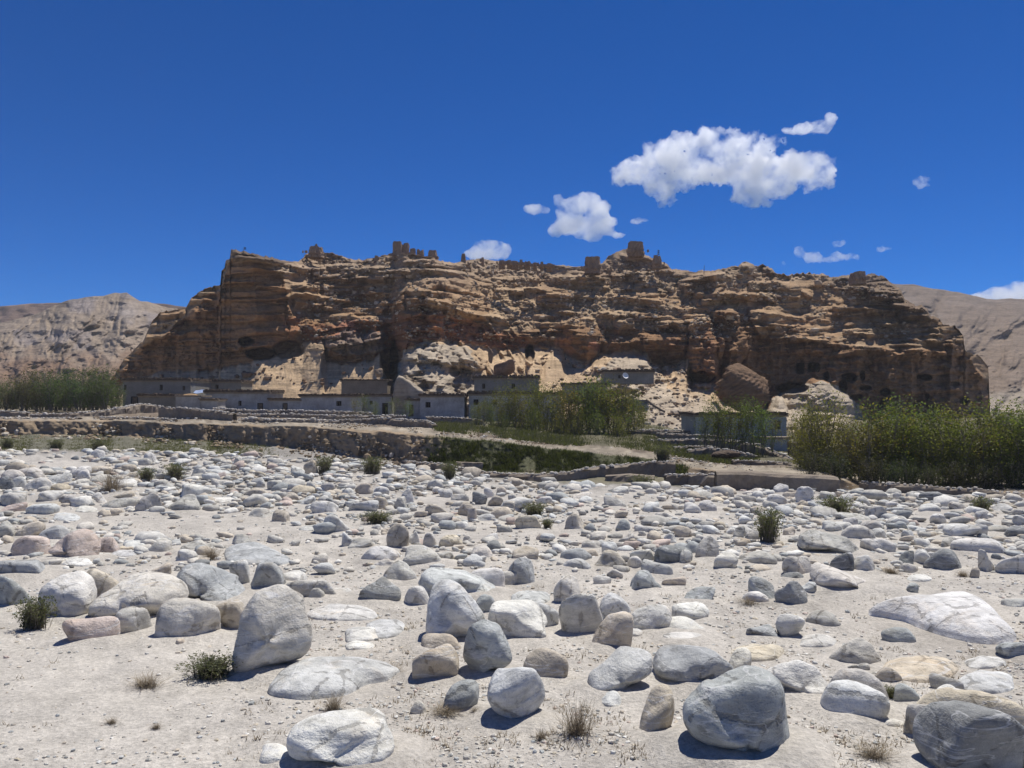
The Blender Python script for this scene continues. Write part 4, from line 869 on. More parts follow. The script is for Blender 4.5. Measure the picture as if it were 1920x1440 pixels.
# labels for the rest: look first, then what they lie next to
def auto_labels():
    marks = []
    MN = ['the tall wedge boulder leaning over its shadow', 'the broad slab at the foot of the leaning boulder', 'the loaf-shaped boulder at the bottom edge', 'the pointed grey boulder in the middle', 'the smooth egg-shaped stone',
          'the blocky boulder in the centre foreground', 'the largest foreground boulder', 'the dark boulder in the bottom right corner', 'the tent-like white slab', 'the blue wedge at left', 'the flat blue slab beyond the sand', 'the long saddle-backed boulder',
          'the leaning banded wedge', 'the rough dark boulder behind the largest', 'the wide cream boulder at lower right', 'the tall rounded boulder above the left bush', 'the big rounded boulder at left', 'the round perched boulder at left', 'the pinkish boulder on the sand', 'the pink pointed boulder',
          'the cracked cream boulder', 'the faceted white boulder', 'the smooth off-white dome', 'the long brown-grey boulder', 'the dark dome at right', 'the dark blue angular boulder', 'the white wedge beyond the tent-like slab', 'the purplish boulder', 'the hollowed boulder', 'the cream yellow boulder',
          'the tan striped boulder', 'the tan thumb-like boulder', 'the boulder touching the largest one', 'the pale blue boulder beside the largest']
    for b, n in zip(BOULDERS, MN): marks.append((b[0], b[1], n))
    marks += [(1440, 985, 'the tallest green shrub'), (1565, 945, 'the wide dark shrub at right'), (272, 885, 'the left of two dark shrubs'), (328, 880, 'the right of two dark shrubs'), (207, 905, 'the dry shrub with bare stalks'), (700, 968, 'the small shrub beside the bluish boulder'),
              (1000, 950, 'the spiky shrub in the middle'), (395, 1040, 'the dry brown tuft'), (1837, 938, 'the dark shrub at the right edge'), (1450, 905, 'the flat-topped mud wall'), (1000, 890, 'the curved stone wall'), (1085, 1355, 'the bristly tuft in the foreground')]
    used = set(); 
    def ring(b):
        n = [q for q in BOULDERS if q is not b]; n.sort(key=lambda q: math.hypot(q[0] - b[0], (q[1] - b[1]) * 2)); return n
    shape = dict(r=['rounded', 'smooth round', 'domed'], n=['lumpy', 'rugged', 'knobbly'], a=['angular', 'sharp-edged', 'wedge-like'], f=['flat', 'low half-buried', 'flattish'])
    def direc(dx, dy):
        s_ = 'left' if dx < 0 else 'right'
        if abs(dx) > 1.6 * abs(dy): return 'just ' + s_ + ' of'
        if abs(dy) > 2.2 * abs(dx): return 'behind' if dy < 0 else 'in front of'
        return ('behind and ' if dy < 0 else 'in front and ') + s_ + ' of'
    for b in BOULDERS[len(MN):]:
        A = b[2] * b[3]; rel = A / (18 + max(0, b[1] - 860) * .32) ** 2 / 1.6
        size = 'large' if rel > 1.5 else 'mid-sized' if rel > .7 else 'small'
        near = sorted(marks, key=lambda q: math.hypot(q[0] - b[0], (q[1] - b[1]) * 2)); nb = ring(b)
        done = None
        for sh in shape[b[5]]:
            for mk in near[:2]:
                L_ = f"{size} {sh} {CN[b[4]]} boulder {direc(b[0] - mk[0], (b[1] - mk[1]) * 2)} {mk[2]}"
                if L_ not in used and len(L_.split()) <= 16: done = L_; break
            if done: break
        if not done:
            for q in nb[:4]:
                L_ = f"{size} {CN[b[4]]} boulder beside a {shape[q[5]][0]} {CN[q[4]]} one, near {near[0][2]}"
                if L_ not in used and len(L_.split()) <= 16: done = L_; break
        if not done:
            for q in nb[:6]:
                L_ = f"{size} {CN[b[4]]} stone {direc(b[0] - q[0], (b[1] - q[1]) * 2)} a {CN[q[4]]} one near {near[0][2]}"
                if L_ not in used and len(L_.split()) <= 16: done = L_; break
        used.add(done); b[6]['label'] = done or f"{size} {CN[b[4]]} boulder among many"
auto_labels()

# ------------------------------------------------------------------ the multitude: smaller stones as one mass
def scatter_stones(name, label, n, px, py, size_px, flat, sub, seed, palette, sink=.3, minm=0.0):
    r_ = np.random.default_rng(seed); B = [rock_verts(sub, seed * 50 + i, 7, 7, .06, .4) for i in range(16)]; Fb = ICO[sub][1]
    D_ = ground_D(px, py); s_ = np.maximum(size_px / 2 * D_ / F, minm); u, t = ray(px, py); X = u * D_; Y = D_; Z = ground_z(X, Y)
    Vs = []; Fs = []; Cs = []; off = 0
    names = list(palette.keys()); pr = np.array([palette[k] for k in names]); pr = pr / pr.sum()
    ck = r_.choice(len(names), n, p=pr)
    for i in range(n):
        v = B[int(r_.integers(0, 16))]; a = r_.uniform(0, 6.28); ca, sa = math.cos(a), math.sin(a)
        sx, sy, sz = s_[i] * r_.uniform(.85, 1.25), s_[i] * r_.uniform(.7, 1.1), s_[i] * r_.uniform(*flat)
        x = v[:, 0] * sx; y = v[:, 1] * sy; z = v[:, 2] * sz
        Vs.append(np.stack([X[i] + x * ca - y * sa, Y[i] + x * sa + y * ca, Z[i] + z + sz * (1 - 2 * sink)], 1)); Fs.append(Fb + off); off += len(v)
        Cs.append(np.broadcast_to(np.array(COLS[names[ck[i]]]) * r_.uniform(.8, 1.15), (len(v), 3)))
    return link(name, mesh_from(name, np.concatenate(Vs), np.concatenate(Fs), M['stones'], sub > 1, np.concatenate(Cs)), kind='stuff', label=label)
def m_stones():
    k = NT('small_stones', .9, .2); geo = k.n.new('ShaderNodeNewGeometry'); v = geo.outputs['Position']
    a = k.noise(9, 5, .6, vec=v); b = k.noise(60, 3, .7, vec=v)
    c = k.mix(1.0, k.attr(), k.ramp(a, [(.3, .74), (.65, 1.1)]), 'MULTIPLY'); c = k.mix(1.0, c, k.ramp(b, [(.3, .8), (.65, 1.08)]), 'MULTIPLY')
    k.bump((a, .6, .04), (b, .5, .01)); return k.color(c)
M['stones'] = m_stones()
r_ = np.random.default_rng(77)
def dens(px, py):
    """how thickly stones lie, read from the photograph"""
    e = np.interp(px, GX, GY[6]); d = sstep(e - 4, e + 6, py)
    d = d * np.where(py < e + 75, 1.0, np.interp(py, [e.mean() + 75, 1000, 1100, 1250, 1440], [.8, .5, .3, .2, .12]))
    for (cx, cy, rx, ry, k) in [(400, 985, 260, 26, .93), (560, 1015, 170, 22, .85), (300, 1040, 60, 20, .6), (160, 1300, 330, 110, .97), (930, 995, 160, 16, .7), (1180, 965, 150, 22, .75), (950, 1010, 200, 14, .6), (620, 1040, 90, 20, .8), (1250, 1075, 60, 18, .5), (1420, 1015, 90, 10, .7), (1750, 1090, 200, 14, .8),
                            (1600, 1130, 120, 20, .7), (1350, 1330, 400, 60, .4), (1320, 975, 60, 14, .6), (1880, 1000, 60, 8, .7), (230, 875, 140, 8, .6), (560, 885, 80, 8, .4), (1130, 905, 120, 8, .6), (1760, 1150, 150, 60, .9)]:
        d = d * (1 - k * np.clip(1.3 - ((px - cx) / rx) ** 2 - ((py - cy) / ry) ** 2, 0, 1))
    return d * sstep(-.5, .25, fbm2(px / 70, py / 24, 3, 91) + .1)
def pick(n, x0, x1, y0, y1, pw=1.0):
    X = []; Y = []
    while len(X) < n:
        px = r_.uniform(x0, x1, n * 4); py = y0 + (y1 - y0) * r_.random(n * 4) ** pw
        k = r_.random(n * 4) < dens(px, py); X += list(px[k]); Y += list(py[k])
    return np.array(X[:n]), np.array(Y[:n])
BX = np.array([[b[0], b[1], b[2], b[3]] for b in BOULDERS])
def clear(px, py, f=.42):
    """keep small stones off the faces of the big ones"""
    m = np.ones(len(px), bool)
    for b in BX:
        if b[2] < 26: continue
        m &= (((px - b[0]) / (b[2] * f)) ** 2 + ((py - b[1] - b[3] * .1) / (b[3] * f)) ** 2) > 1
    return m
PAL = dict(w=3, m=3, c=3, g=5, t=3, b=2, p=.6, y=.6, d=.5)
px, py = pick(5600, -160, 2080, 838, 1075, 1.45); k = clear(px, py); px, py = px[k], py[k]
scatter_stones('small_boulders', 'countless small pale boulders crowding the far half of the dry riverbed', len(px), px, py, np.exp(r_.normal(2.4, .42, len(px))) * np.interp(py, [840, 900, 1075], [.9, 1.15, 1.35]), (.38, .72), 2, 3, PAL, .25)
px, py = pick(9500, -200, 2120, 838, 1440, .95); k = clear(px, py); px, py = px[k], py[k]
scatter_stones('cobbles', 'loose cobbles lying between the boulders', len(px), px, py, r_.uniform(2.5, 8, len(px)) * np.interp(py, [840, 1440], [.8, 1.5]), (.4, .8), 1, 4, PAL, .3)
px = r_.uniform(-150, 2070, 26000); py = 880 + 620 * r_.random(26000) ** .85
k = clear(px, py, .46) & (r_.random(26000) < np.clip(.12 + sstep(420, 800, px + .4 * (1300 - py)) + .5 * sstep(1150, 1000, py), 0, 1) * sstep(-.6, .4, fbm2(px / 60, py / 30, 3, 93) + .2)); px, py = px[k], py[k]
scatter_stones('pebbles', 'pebbles and grit scattered over the sand', len(px), px, py, np.exp(r_.normal(.75, .45, len(px))) * np.interp(py, [880, 1440], [.8, 1.7]), (.4, .8), 1, 5, dict(w=3, m=3, g=4, t=4, d=1, p=1), .3)

# ------------------------------------------------------------------ fallen rocks on the slopes below the cliff
def slope_stones(name, label, n, box, sz, pal, seed, cond=None):
    r_ = np.random.default_rng(seed); B = [rock_verts(1, seed * 60 + i, 6, 7, .05, .5) for i in range(12)]; Fb = ICO[1][1]
    X0, X1, Y0, Y1 = box; Vs = []; Fs = []; Cs = []; off = 0; k = 0; tries = 0
    while k < n and tries < n * 30:
        tries += 1
        px = r_.uniform(X0, X1); py = r_.uniform(Y0, Y1); j = int((px - cx_[0]) / 1.2)
        if j < 1 or j >= len(cx_) - 1 or py < yT[0, j] + 4: continue
        if cond and not cond(px, py, j): continue
        i_ = int(np.argmin(np.abs(Yc[:, j] - py))); d = D[i_, j]; p_ = at(px, py, d); s_ = np.exp(r_.normal(math.log(sz), .5)) / 2 * px_m(d)
        v = B[int(r_.integers(0, 12))] * np.array([s_ * r_.uniform(.8, 1.4), s_, s_ * r_.uniform(.5, .9)]); a = r_.uniform(0, 6.28); ca, sa = math.cos(a), math.sin(a)
        Vs.append(np.stack([p_[0] + v[:, 0] * ca - v[:, 1] * sa, p_[1] - s_ * .3 + v[:, 0] * sa + v[:, 1] * ca, p_[2] + v[:, 2] + s_ * .2], 1)); Fs.append(Fb + off); off += len(v)
        Cs.append(np.broadcast_to(np.array(pal[int(r_.integers(0, len(pal)))]) * r_.uniform(.75, 1.2), (len(v), 3))); k += 1
    link(name, mesh_from(name, np.concatenate(Vs), np.concatenate(Fs), M['stones'], False, np.concatenate(Cs)), kind='stuff', label=label)
PB = [(.24, .15, .09), (.32, .22, .14), (.42, .33, .23), (.18, .12, .08)]
slope_stones('talus_rocks', 'brown rocks fallen onto the sand slopes at the cliff foot', 460, (215, 1360, 640, 795), 5.0, PB, 11, lambda x, y, j: y > YCn[0, j] + 3 and fbm2(x / 40, y / 20, 2, 8) > -.05)
slope_stones('scree', 'loose rubble lying on the upper ledges of the cliff', 4200, (560, 1790, 480, 640), 3.2, [(.48, .37, .25), (.38, .28, .19), (.26, .18, .12), (.52, .43, .32)], 12, lambda x, y, j: fbm2(x / 60, y / 24, 2, 9) > -.1)
slope_stones('pale_rubble', 'pale rubble on the white slope above the poplars', 420, (1090, 1310, 690, 815), 5.0, [(.50, .44, .35), (.40, .33, .25), (.30, .22, .15)], 13, lambda x, y, j: y > YCn[0, j])

def outcrop(x0, x1, y0, y1, D_, colr, label, seed, rotY=0, planes=10, strata=.0, cat='rock', depth=.8):
    m = px_m(D_); V = rock_verts(5, seed, planes, 9, .10, .5); V = V * np.array([(x1 - x0) / 2 * m, (x1 - x0) / 2 * m * depth, (y1 - y0) / 2 * m])
    if rotY:
        a = R(rotY); V = np.stack([V[:, 0] * math.cos(a) + V[:, 2] * math.sin(a), V[:, 1], -V[:, 0] * math.sin(a) + V[:, 2] * math.cos(a)], 1)
    if strata:
        a = R(rotY); b_ = V[:, 0] * -math.sin(a) + V[:, 2] * math.cos(a) ; f = 1 + strata * (np.abs(((b_ + .15 * fbm3(V * .8, 3, seed)) / .45) % 1 - .5) * 2 - .5)
        V[:, :2] *= f[:, None]
    V = V * (1 + .05 * fbm3(V * 1.3, 4, seed + 3))[:, None]
    cc2 = np.broadcast_to(np.array(colr), V.shape) * (1 + .2 * fbm3(V * .9, 3, 4))[:, None]
    o = link('rock_outcrop', mesh_from('rock_outcrop', V, ICO[5][1], M['cliff'], True, cc2), label=label, cat=cat); o.location = at((x0 + x1) / 2, (y0 + y1) / 2, D_)
    return o
outcrop(1345, 1446, 688, 772, 94, (.22, .14, .085), 'big brown tilted slab of rock fallen below the right cliff, above the willows', 901, 30, 14, .22)
outcrop(738, 806, 704, 800, 83, (.42, .35, .26), 'tall rounded pale rock with a dark doorway hollow behind the village houses', 902, 0, 9)
outcrop(925, 966, 674, 706, 90, (.27, .17, .11), 'brown rounded rock sitting on the slope above the two storey house', 903, 0, 9)
outcrop(703, 718, 690, 708, 88, (.30, .22, .15), 'small upright brown rock at the edge of the sand slope left of the pale outcrop', 904)
outcrop(915, 925, 650, 682, 93, (.26, .18, .12), 'narrow brown rock finger on the reddish slope', 905)
outcrop(1166, 1184, 722, 736, 80, (.34, .27, .19), 'rounded brown rock on the pale outcrop below the upper house', 906)

# ------------------------------------------------------------------ dry-stone and mud walls
WN = [0]
def wall(pts, label, D_=None, group='dry-stone walls between the terraced fields', mat='mud', cope=True, thick=.45, cope_px=3.2, cname='cope', z_extra=.6, stones=1.0, jag=.10):
    """pts: (px, y of the top, height in px, distance)"""
    WN[0] += 1; r_ = np.random.default_rng(600 + WN[0]); p = np.array(pts, float)
    A = at(p[:, 0], p[:, 1], p[:, 3]); Bz = at(p[:, 0], p[:, 1] + p[:, 2], p[:, 3])[:, 2]
    L_ = np.r_[0, np.cumsum(np.hypot(np.diff(A[:, 0]), np.diff(A[:, 1])))]; n = max(4, int(L_[-1] / .22)); s_ = np.linspace(0, L_[-1], n)
    X = np.interp(s_, L_, A[:, 0]); Y = np.interp(s_, L_, A[:, 1]); Z = np.interp(s_, L_, A[:, 2]); Zb = np.interp(s_, L_, Bz) - z_extra
    H_ = (Z - Zb - z_extra).mean()
    Z = Z + H_ * jag * fbm2(s_ / 1.1, s_ * 0 + WN[0], 4, 7) + H_ * jag * 1.2 * fbm2(s_ / 5, s_ * 0 + WN[0], 2, 8)
    Y = Y + .25 * fbm2(s_ / 3, s_ * 0 + WN[0] * 3, 3, 9)
    dx = np.gradient(X); dy = np.gradient(Y); l_ = np.hypot(dx, dy) + 1e-9; nx, ny = -dy / l_, dx / l_
    sec = [(-1.15, 0), (-1.1, .35), (-1.05, .7), (-1.0, .93), (-.7, 1), (.7, 1), (1.0, .93), (1.1, .5), (1.15, 0)]
    V = []
    for a, b in sec:
        jx = .05 * r_.normal(size=n)
        V.append(np.stack([X + nx * (a * thick / 2) + nx * jx, Y + ny * (a * thick / 2) + ny * jx, Zb + (Z - Zb) * b], 1))
    V = np.stack(V, 1).reshape(-1, 3); Fc = grid_faces(n, len(sec)); org = np.array([X[n // 2], Y[n // 2], Zb[n // 2] + z_extra]); V = V - org
    caps = []
    t_ = thing('stone_wall' if cope else 'mud_wall', label, 'wall', org, group)
    link('wall_body', mesh_from('wall_body', V, Fc, M[mat], False), t_)
    if cope:
        Bk = [rock_verts(1, 70 + i, 6, 7, .05, .5) for i in range(8)]; Vs = []; Fs = []; off = 0
        Dm = p[:, 3].mean(); ss = 0.0
        while ss < L_[-1]:
            sz = cope_px * px_m(Dm) * .5 * math.exp(r_.normal(0, .35)); x = np.interp(ss, s_, X); y = np.interp(ss, s_, Y); z = np.interp(ss, s_, Z)
            if r_.random() < stones:
                v = Bk[int(r_.integers(0, 8))] * np.array([sz * 1.2, sz, sz * .75]); Vs.append(v + np.array([x, y + r_.uniform(-.5, .3) * thick, z + sz * .35]) - org); Fs.append(ICO[1][1] + off); off += len(v)
            ss += sz * r_.uniform(1.1, 2.4)
        link('coping_stones', mesh_from('coping_stones', np.concatenate(Vs), np.concatenate(Fs), M['cope'], False), t_, kind='stuff')
    return t_
wall([(-120, 770, 14, 64), (0, 772, 12, 64), (52, 773, 12, 64)], 'low stone wall at the far left edge below the dark trees')
wall([(58, 778, 14, 63), (120, 776, 14, 63), (190, 770, 14, 66), (232, 764, 14, 68)], 'stone wall rising to the right in front of the dark trees')
wall([(232, 764, 14, 69), (262, 758, 12, 72), (300, 762, 10, 74)], 'short rough wall in front of the low annex of the leftmost house')
wall([(300, 764, 18, 62), (335, 766, 17, 62), (390, 770, 16, 61), (442, 776, 14, 60)], 'dark wall sloping down right below the white hut')
wall([(455, 786, 12, 56), (520, 787, 12, 56), (580, 788, 12, 55), (636, 790, 12, 55)], 'wall with a bright row of white stones on top, left of centre', cope_px=5)
wall([(400, 766, 8, 74), (480, 770, 8, 74), (560, 770, 8, 74), (700, 774, 8, 74)], 'long thin wall just below the row of white houses')
wall([(445, 777, 8, 66), (560, 777, 8, 66), (640, 779, 9, 66), (760, 780, 8, 66)], 'long low wall below the second row behind the white-topped wall')
wall([(636, 788, 14, 56), (720, 786, 16, 56), (800, 790, 14, 56), (815, 797, 10, 55)], 'dark terrace wall under the white house with one window')
wall([(800, 782, 6, 68), (870, 784, 6, 68), (905, 788, 8, 68)], 'short wall at the foot of the white house left of the poplars')
wall([(762, 864, 20, 38), (830, 870, 20, 37.3), (880, 880, 19, 36.5), (940, 888, 18, 35.8), (1000, 890, 18, 35.2), (1060, 886, 19, 35), (1110, 876, 21, 35.2), (1170, 868, 22, 36), (1225, 866, 22, 36.5), (1262, 868, 22, 36.5)], 'long curved stone wall with white coping stones beside the riverbed', cope_px=4, thick=.5)
wall([(1080, 816, 6, 60), (1150, 808, 8, 60), (1220, 806, 8, 60), (1330, 808, 8, 60), (1420, 818, 8, 58)], 'long thin terrace wall below the poplars, topmost at right')
wall([(1210, 828, 9, 54), (1290, 824, 10, 54), (1370, 826, 10, 53), (1412, 834, 10, 52)], 'second terrace wall down on the right below the pale house')
wall([(1290, 846, 16, 47), (1330, 840, 18, 47), (1380, 846, 18, 47), (1420, 856, 16, 46)], 'short thick field wall with bare bushes behind it, right of centre')
wall([(1412, 832, 10, 52), (1440, 842, 12, 50), (1480, 858, 14, 47), (1510, 872, 12, 44)], 'wall running steeply down to the right beside the big willow')
wall([(1372, 862, 18, 42), (1430, 864, 18, 42), (1482, 868, 18, 42)], 'small wall standing just behind the flat-topped mud wall')
wall([(1480, 828, 8, 50), (1520, 836, 8, 50), (1590, 846, 10, 48)], 'terrace wall half hidden behind the big willow')
wall([(1120, 862, 5, 46), (1190, 846, 6, 46), (1240, 852, 8, 44), (1262, 862, 10, 42)], 'low field wall ending at the small round bush')
wall([(1612, 902, 20, 32.5), (1680, 906, 21, 31.5), (1736, 911, 22, 30.8), (1815, 917, 22, 30), (1920, 927, 20, 29), (2080, 940, 22, 28)], 'dark stone wall along the foot of the tree grove at right', cope_px=4.5)
wall([(1500, 872, 10, 42), (1640, 880, 10, 41), (1800, 892, 8, 40), (1960, 900, 8, 39)], 'low wall in the shade among the trunks of the right grove')
wall([(1342, 884, 34, 31.2), (1400, 884, 36, 31), (1460, 888, 36, 30.8), (1520, 891, 34, 30.7), (1566, 894, 32, 30.6)], 'flat-topped mud wall with pale earth on top, right of centre', group='mud walls', cope=False, thick=.9, jag=.03)
wall([(1135, 890, 20, 34.3), (1180, 888, 21, 34.2), (1226, 891, 20, 34)], 'dark chunk of mud wall with green growth right of the curved wall', group='mud walls', cope=False, thick=.8, jag=.12)
wall([(1248, 894, 22, 33), (1290, 892, 24, 33), (1345, 890, 24, 32)], 'crumbling stone wall left of the flat-topped mud wall', cope_px=5)
wall([(870, 806, 6, 60), (960, 812, 6, 58), (1060, 820, 7, 56), (1120, 824, 6, 55)], 'low wall hidden among the slender poplars')
wall([(930, 826, 5, 52), (1010, 834, 6, 51), (1100, 842, 6, 50), (1180, 842, 6, 49)], 'low broken wall along the upper edge of the pale path')
wall([(1230, 812, 5, 58), (1300, 816, 6, 57), (1360, 818, 6, 56)], 'thin terrace ledge between the topmost and second terrace walls at right', cope_px=2.5)
wall([(1262, 838, 7, 50), (1300, 836, 8, 50), (1345, 838, 8, 50)], 'small field wall just below the second terrace wall', cope_px=2.5)
wall([(1250, 858, 9, 43), (1290, 862, 9, 42), (1345, 872, 8, 41), (1380, 876, 6, 41)], 'low wall sloping right behind the crumbling stone wall', cope_px=3)
wall([(1500, 850, 8, 46), (1600, 860, 8, 45), (1720, 868, 8, 44), (1850, 876, 8, 43)], 'upper wall in the shade inside the right grove')
wall([(-120, 784, 8, 58), (0, 784, 8, 58), (60, 785, 7, 58), (150, 783, 7, 58)], 'low wall on the mud bank at far left')
wall([(190, 784, 7, 57.5), (260, 783, 8, 57.5), (330, 786, 7, 57)], 'low stone ledge on the mud bank in front of the dark sloping wall')
wall([(855, 866, 5, 39.6), (905, 868, 5, 39.6)], 'short earthen ledge behind the curved stone wall', group='mud walls', cope=False)

# ------------------------------------------------------------------ houses
def house(x0, x1, yt, yb, D_, label, wins=(), doors=(), mat='plaster', deep=5.0, rim=6, rot=0, base=-1.2, name='house', rimmat='brush', group='flat-roofed houses of the village', cat='house', sill=True):
    m = px_m(D_); A = at((x0 + x1) / 2, yb, D_); w_ = (x1 - x0) * m; h_ = (yb - yt) * m; t_ = thing(name, label, cat, A, group, R(rot)); r_ = random.Random(int(x0 * 7 + yb))
    # front wall with real openings
    op = [(((a - (x0 + x1) / 2) * m), ((b - (x0 + x1) / 2) * m), (yb - d) * m, (yb - c) * m, 'w') for a, b, c, d in wins] + [(((a - (x0 + x1) / 2) * m), ((b - (x0 + x1) / 2) * m), 0 - .05, (yb - c) * m, 'd') for a, b, c in doors]
    xs = sorted({-w_ / 2, w_ / 2, *[o[0] for o in op], *[o[1] for o in op]}); zs = sorted({base, h_, *[o[2] for o in op], *[o[3] for o in op]})
    mb = MB(); hole_ = lambda x, z: any(o[0] < x < o[1] and o[2] < z < o[3] for o in op)
    for i in range(len(xs) - 1):
        for j in range(len(zs) - 1):
            if hole_((xs[i] + xs[i + 1]) / 2, (zs[j] + zs[j + 1]) / 2): continue
            mb.quad((xs[i], 0, zs[j]), (xs[i + 1], 0, zs[j]), (xs[i + 1], 0, zs[j + 1]), (xs[i], 0, zs[j + 1]))
    X0, X1 = -w_ / 2, w_ / 2
    mb.quad((X1, 0, base), (X1, deep, base), (X1, deep, h_), (X1, 0, h_)); mb.quad((X0, deep, base), (X0, 0, base), (X0, 0, h_), (X0, deep, h_)); mb.quad((X1, deep, base), (X0, deep, base), (X0, deep, h_), (X1, deep, h_))
    for a, b, c, d, k in op:                         # reveals
        for q_ in (((a, 0, c), (a, .3, c), (a, .3, d), (a, 0, d)), ((b, .3, c), (b, 0, c), (b, 0, d), (b, .3, d)), ((a, 0, d), (a, .3, d), (b, .3, d), (b, 0, d)), ((a, .3, c), (a, 0, c), (b, 0, c), (b, .3, c))): mb.quad(*q_)
    mb.build('wall', M[mat], t_)
    rf = MB(); rf.box(X0 - .12, X1 + .12, -.12, deep + .1, h_ + .004, h_ + .16, .02); rfo = rf.build('roof', M['mud'], t_)
    if rim:
        rb = MB(); n = int(w_ / .16); rh = rim * m
        for i in range(n):                           # brushwood stacked along the roof edge
            x = X0 - .1 + (w_ + .2) * i / n; hh_ = rh * r_.uniform(.55, 1.15)
            rb.box(x - .09, x + .11, -.2 - r_.uniform(0, .12), .32 + r_.uniform(0, .1), h_ + .165, h_ + .165 + hh_, .03)
        for i in range(int(deep / .3)):
            y = deep * i / (deep / .3)
            for xx in (X0, X1): rb.box(xx - .16, xx + .16, y + .35, y + .62, h_ + .165, h_ + .165 + rh * r_.uniform(.5, 1), .03)
        rb.build('brushwood_parapet', M[rimmat], rfo, kind='stuff')
    for a, b, c, d, k in op:
        fb = MB(); e = min(.1, (b - a) * .16)
        fb.box(a - e, a, -.03, .05, c - (e if k == 'w' else 0), d + e); fb.box(b, b + e, -.03, .05, c - (e if k == 'w' else 0), d + e); fb.box(a - .001, b + .001, -.028, .05, d, d + e)
        if k == 'w': fb.box(a - .001, b + .001, -.028, .05, c - e, c)
        fo = fb.build('window' if k == 'w' else 'door', M['wframe'], t_)
        pb = MB(); 
        if k == 'w':
            pb.quad((a, .2, c), (b, .2, c), (b, .2, d), (a, .2, d)); pb.build('pane', M['dark'], fo)
            mu = MB(); mx = (a + b) / 2; mu.box(mx - .02, mx + .02, .13, .17, c, d); mu.build('mullion', M['wood'], fo)
        else:
            pb.box(a, b, .18, .23, c, d); pb.build('door_leaf', M['dark'] if r_.random() < .5 else M['wood'], fo)
    return t_
house(230, 357, 716, 768, 86, 'long grey two storey house, leftmost in the village, with dark roof edge', [(233, 236, 722, 731), (300, 304, 722, 731), (343, 346, 724, 731)], [(247, 257, 745)], 'plaster2', 6, 5)
house(261, 329, 745, 772, 82, 'low grey annex in front of the leftmost house', (), (), 'plaster2', 2.5, 4, group='sheds and annexes')
house(329, 376, 744, 768, 80, 'rough white hut with a heap of orange fodder on its roof', (), (), 'plaster', 2.6, 0, group='sheds and annexes')
house(377, 408, 752, 770, 79.5, 'small pale grey shed right of the white hut with orange fodder', (), (), 'plaster', 2.2, 2, group='sheds and annexes')
house(357, 452, 718, 745, 92, 'pale low house behind the blue tarpaulin', [(372, 377, 722, 728), (405, 409, 722, 728)], (), 'plaster2', 4, 4)
house(385, 505, 738, 772, 84, 'long pale grey house with one small dark window, left part of the village', [(448, 452, 752, 760)], [(484, 492, 757)], 'plaster', 5, 5)
house(505, 563, 752, 772, 83, 'low pale wall-like house with a single dark doorway', (), [(531, 538, 757)], 'plaster', 2.5, 3)
house(563, 678, 745, 776, 83, 'long whitewashed house with a small dark window near its right end', [(632, 639, 753, 760)], (), 'plaster', 4.5, 4)
house(678, 735, 744, 776, 84, 'pale patched house wall half hidden by thin saplings', [(694, 698, 752, 758)], [(718, 726, 757)], 'plaster', 4, 3)
house(640, 726, 716, 742, 92, 'brown mud building behind the whitewashed houses', (), (), 'mud', 4, 3)
house(788, 870, 745, 790, 78, 'white house with one small square window and a dark roof edge, centre of the village', [(799, 806, 755, 763)], (), 'plaster', 5, 5)
house(762, 790, 752, 780, 80, 'narrow pale shed squeezed between the rounded rock and the white house', (), [(768, 774, 760)], 'plaster', 2.5, 2, group='sheds and annexes')
house(889, 1010, 712, 745, 88, 'upper storey house with grey walls and dark roof edge, behind the poplars', [(905, 909, 720, 728), (960, 965, 720, 728)], (), 'plaster2', 5, 6, base=-.5)
house(879, 1052, 742, 796, 79, 'large pale house half hidden by green saplings, under the two storey one', [(889, 896, 750, 758), (925, 931, 750, 758)], (), 'plaster', 5, 6)
house(1054, 1138, 724, 752, 83, 'grey house with a slanting roof line on the slope right of centre', (), (), 'plaster2', 4, 4, rot=-4, base=-.3)
house(1134, 1226, 700, 716, 83, 'small grey-green house perched on the pale outcrop, with a white dish', [(1160, 1163, 704, 709)], (), 'plaster2', 3.5, 5, base=-.2)
house(1305, 1475, 782, 842, 58, 'bluish white house behind the willows with a window at its right end', [(1454, 1462, 790, 803), (1340, 1348, 792, 803)], (), 'bluewash', 5, 5)
house(1436, 1482, 824, 846, 56, 'small bluish white lean-to below the right end of the bluish house', (), (), 'bluewash', 1.6, 0, group='sheds and annexes')
# fodder heap, tarpaulin, satellite dish, log
def heap(cx, cy, wpx, hpx, D_, mat, name, label, cat, seed, n=900):
    m = px_m(D_); V = rock_verts(4, seed, 5, 3, .16, .4) * np.array([wpx / 2 * m, wpx / 2 * m * .7, hpx * m]); V = V * (1 + .07 * fbm3(V * 6, 3, 4))[:, None]
    o = link(name, mesh_from(name, V, ICO[4][1], M[mat], False), label=label, cat=cat); o.location = at(cx, cy, D_); return o
heap(358, 744, 30, 6, 81, 'orange', 'fodder_heap', 'heap of orange dry fodder on the roof of the white hut', 'fodder', 40)
heap(515, 800, 42, 10, 57, 'brush', 'earth_heap', 'brown pointed heap of earth behind the mud bank', 'heap', 41)
heap(1362, 852, 60, 8, 44, 'brush', 'brushwood_heap', 'low heap of bare brushwood between the right field walls', 'brushwood', 42)
A_ = at(369, 737, 87); t_ = thing('tarpaulin', 'blue tarpaulin spread on a low roof right of the leftmost house', 'tarpaulin', A_)
mb = MB()
for i in range(8):
    x0_, x1_ = -.75 + 1.5 * i / 8, -.75 + 1.5 * (i + 1) / 8
    mb.quad((x0_, -.3, .0 + .05 * math.sin(i)), (x1_, -.3, .05 * math.sin(i + 1)), (x1_, .5, .35 + .05 * math.cos(i + 1)), (x0_, .5, .35 + .05 * math.cos(i)))
mb.build('sheet', M['tarp'], t_, True)
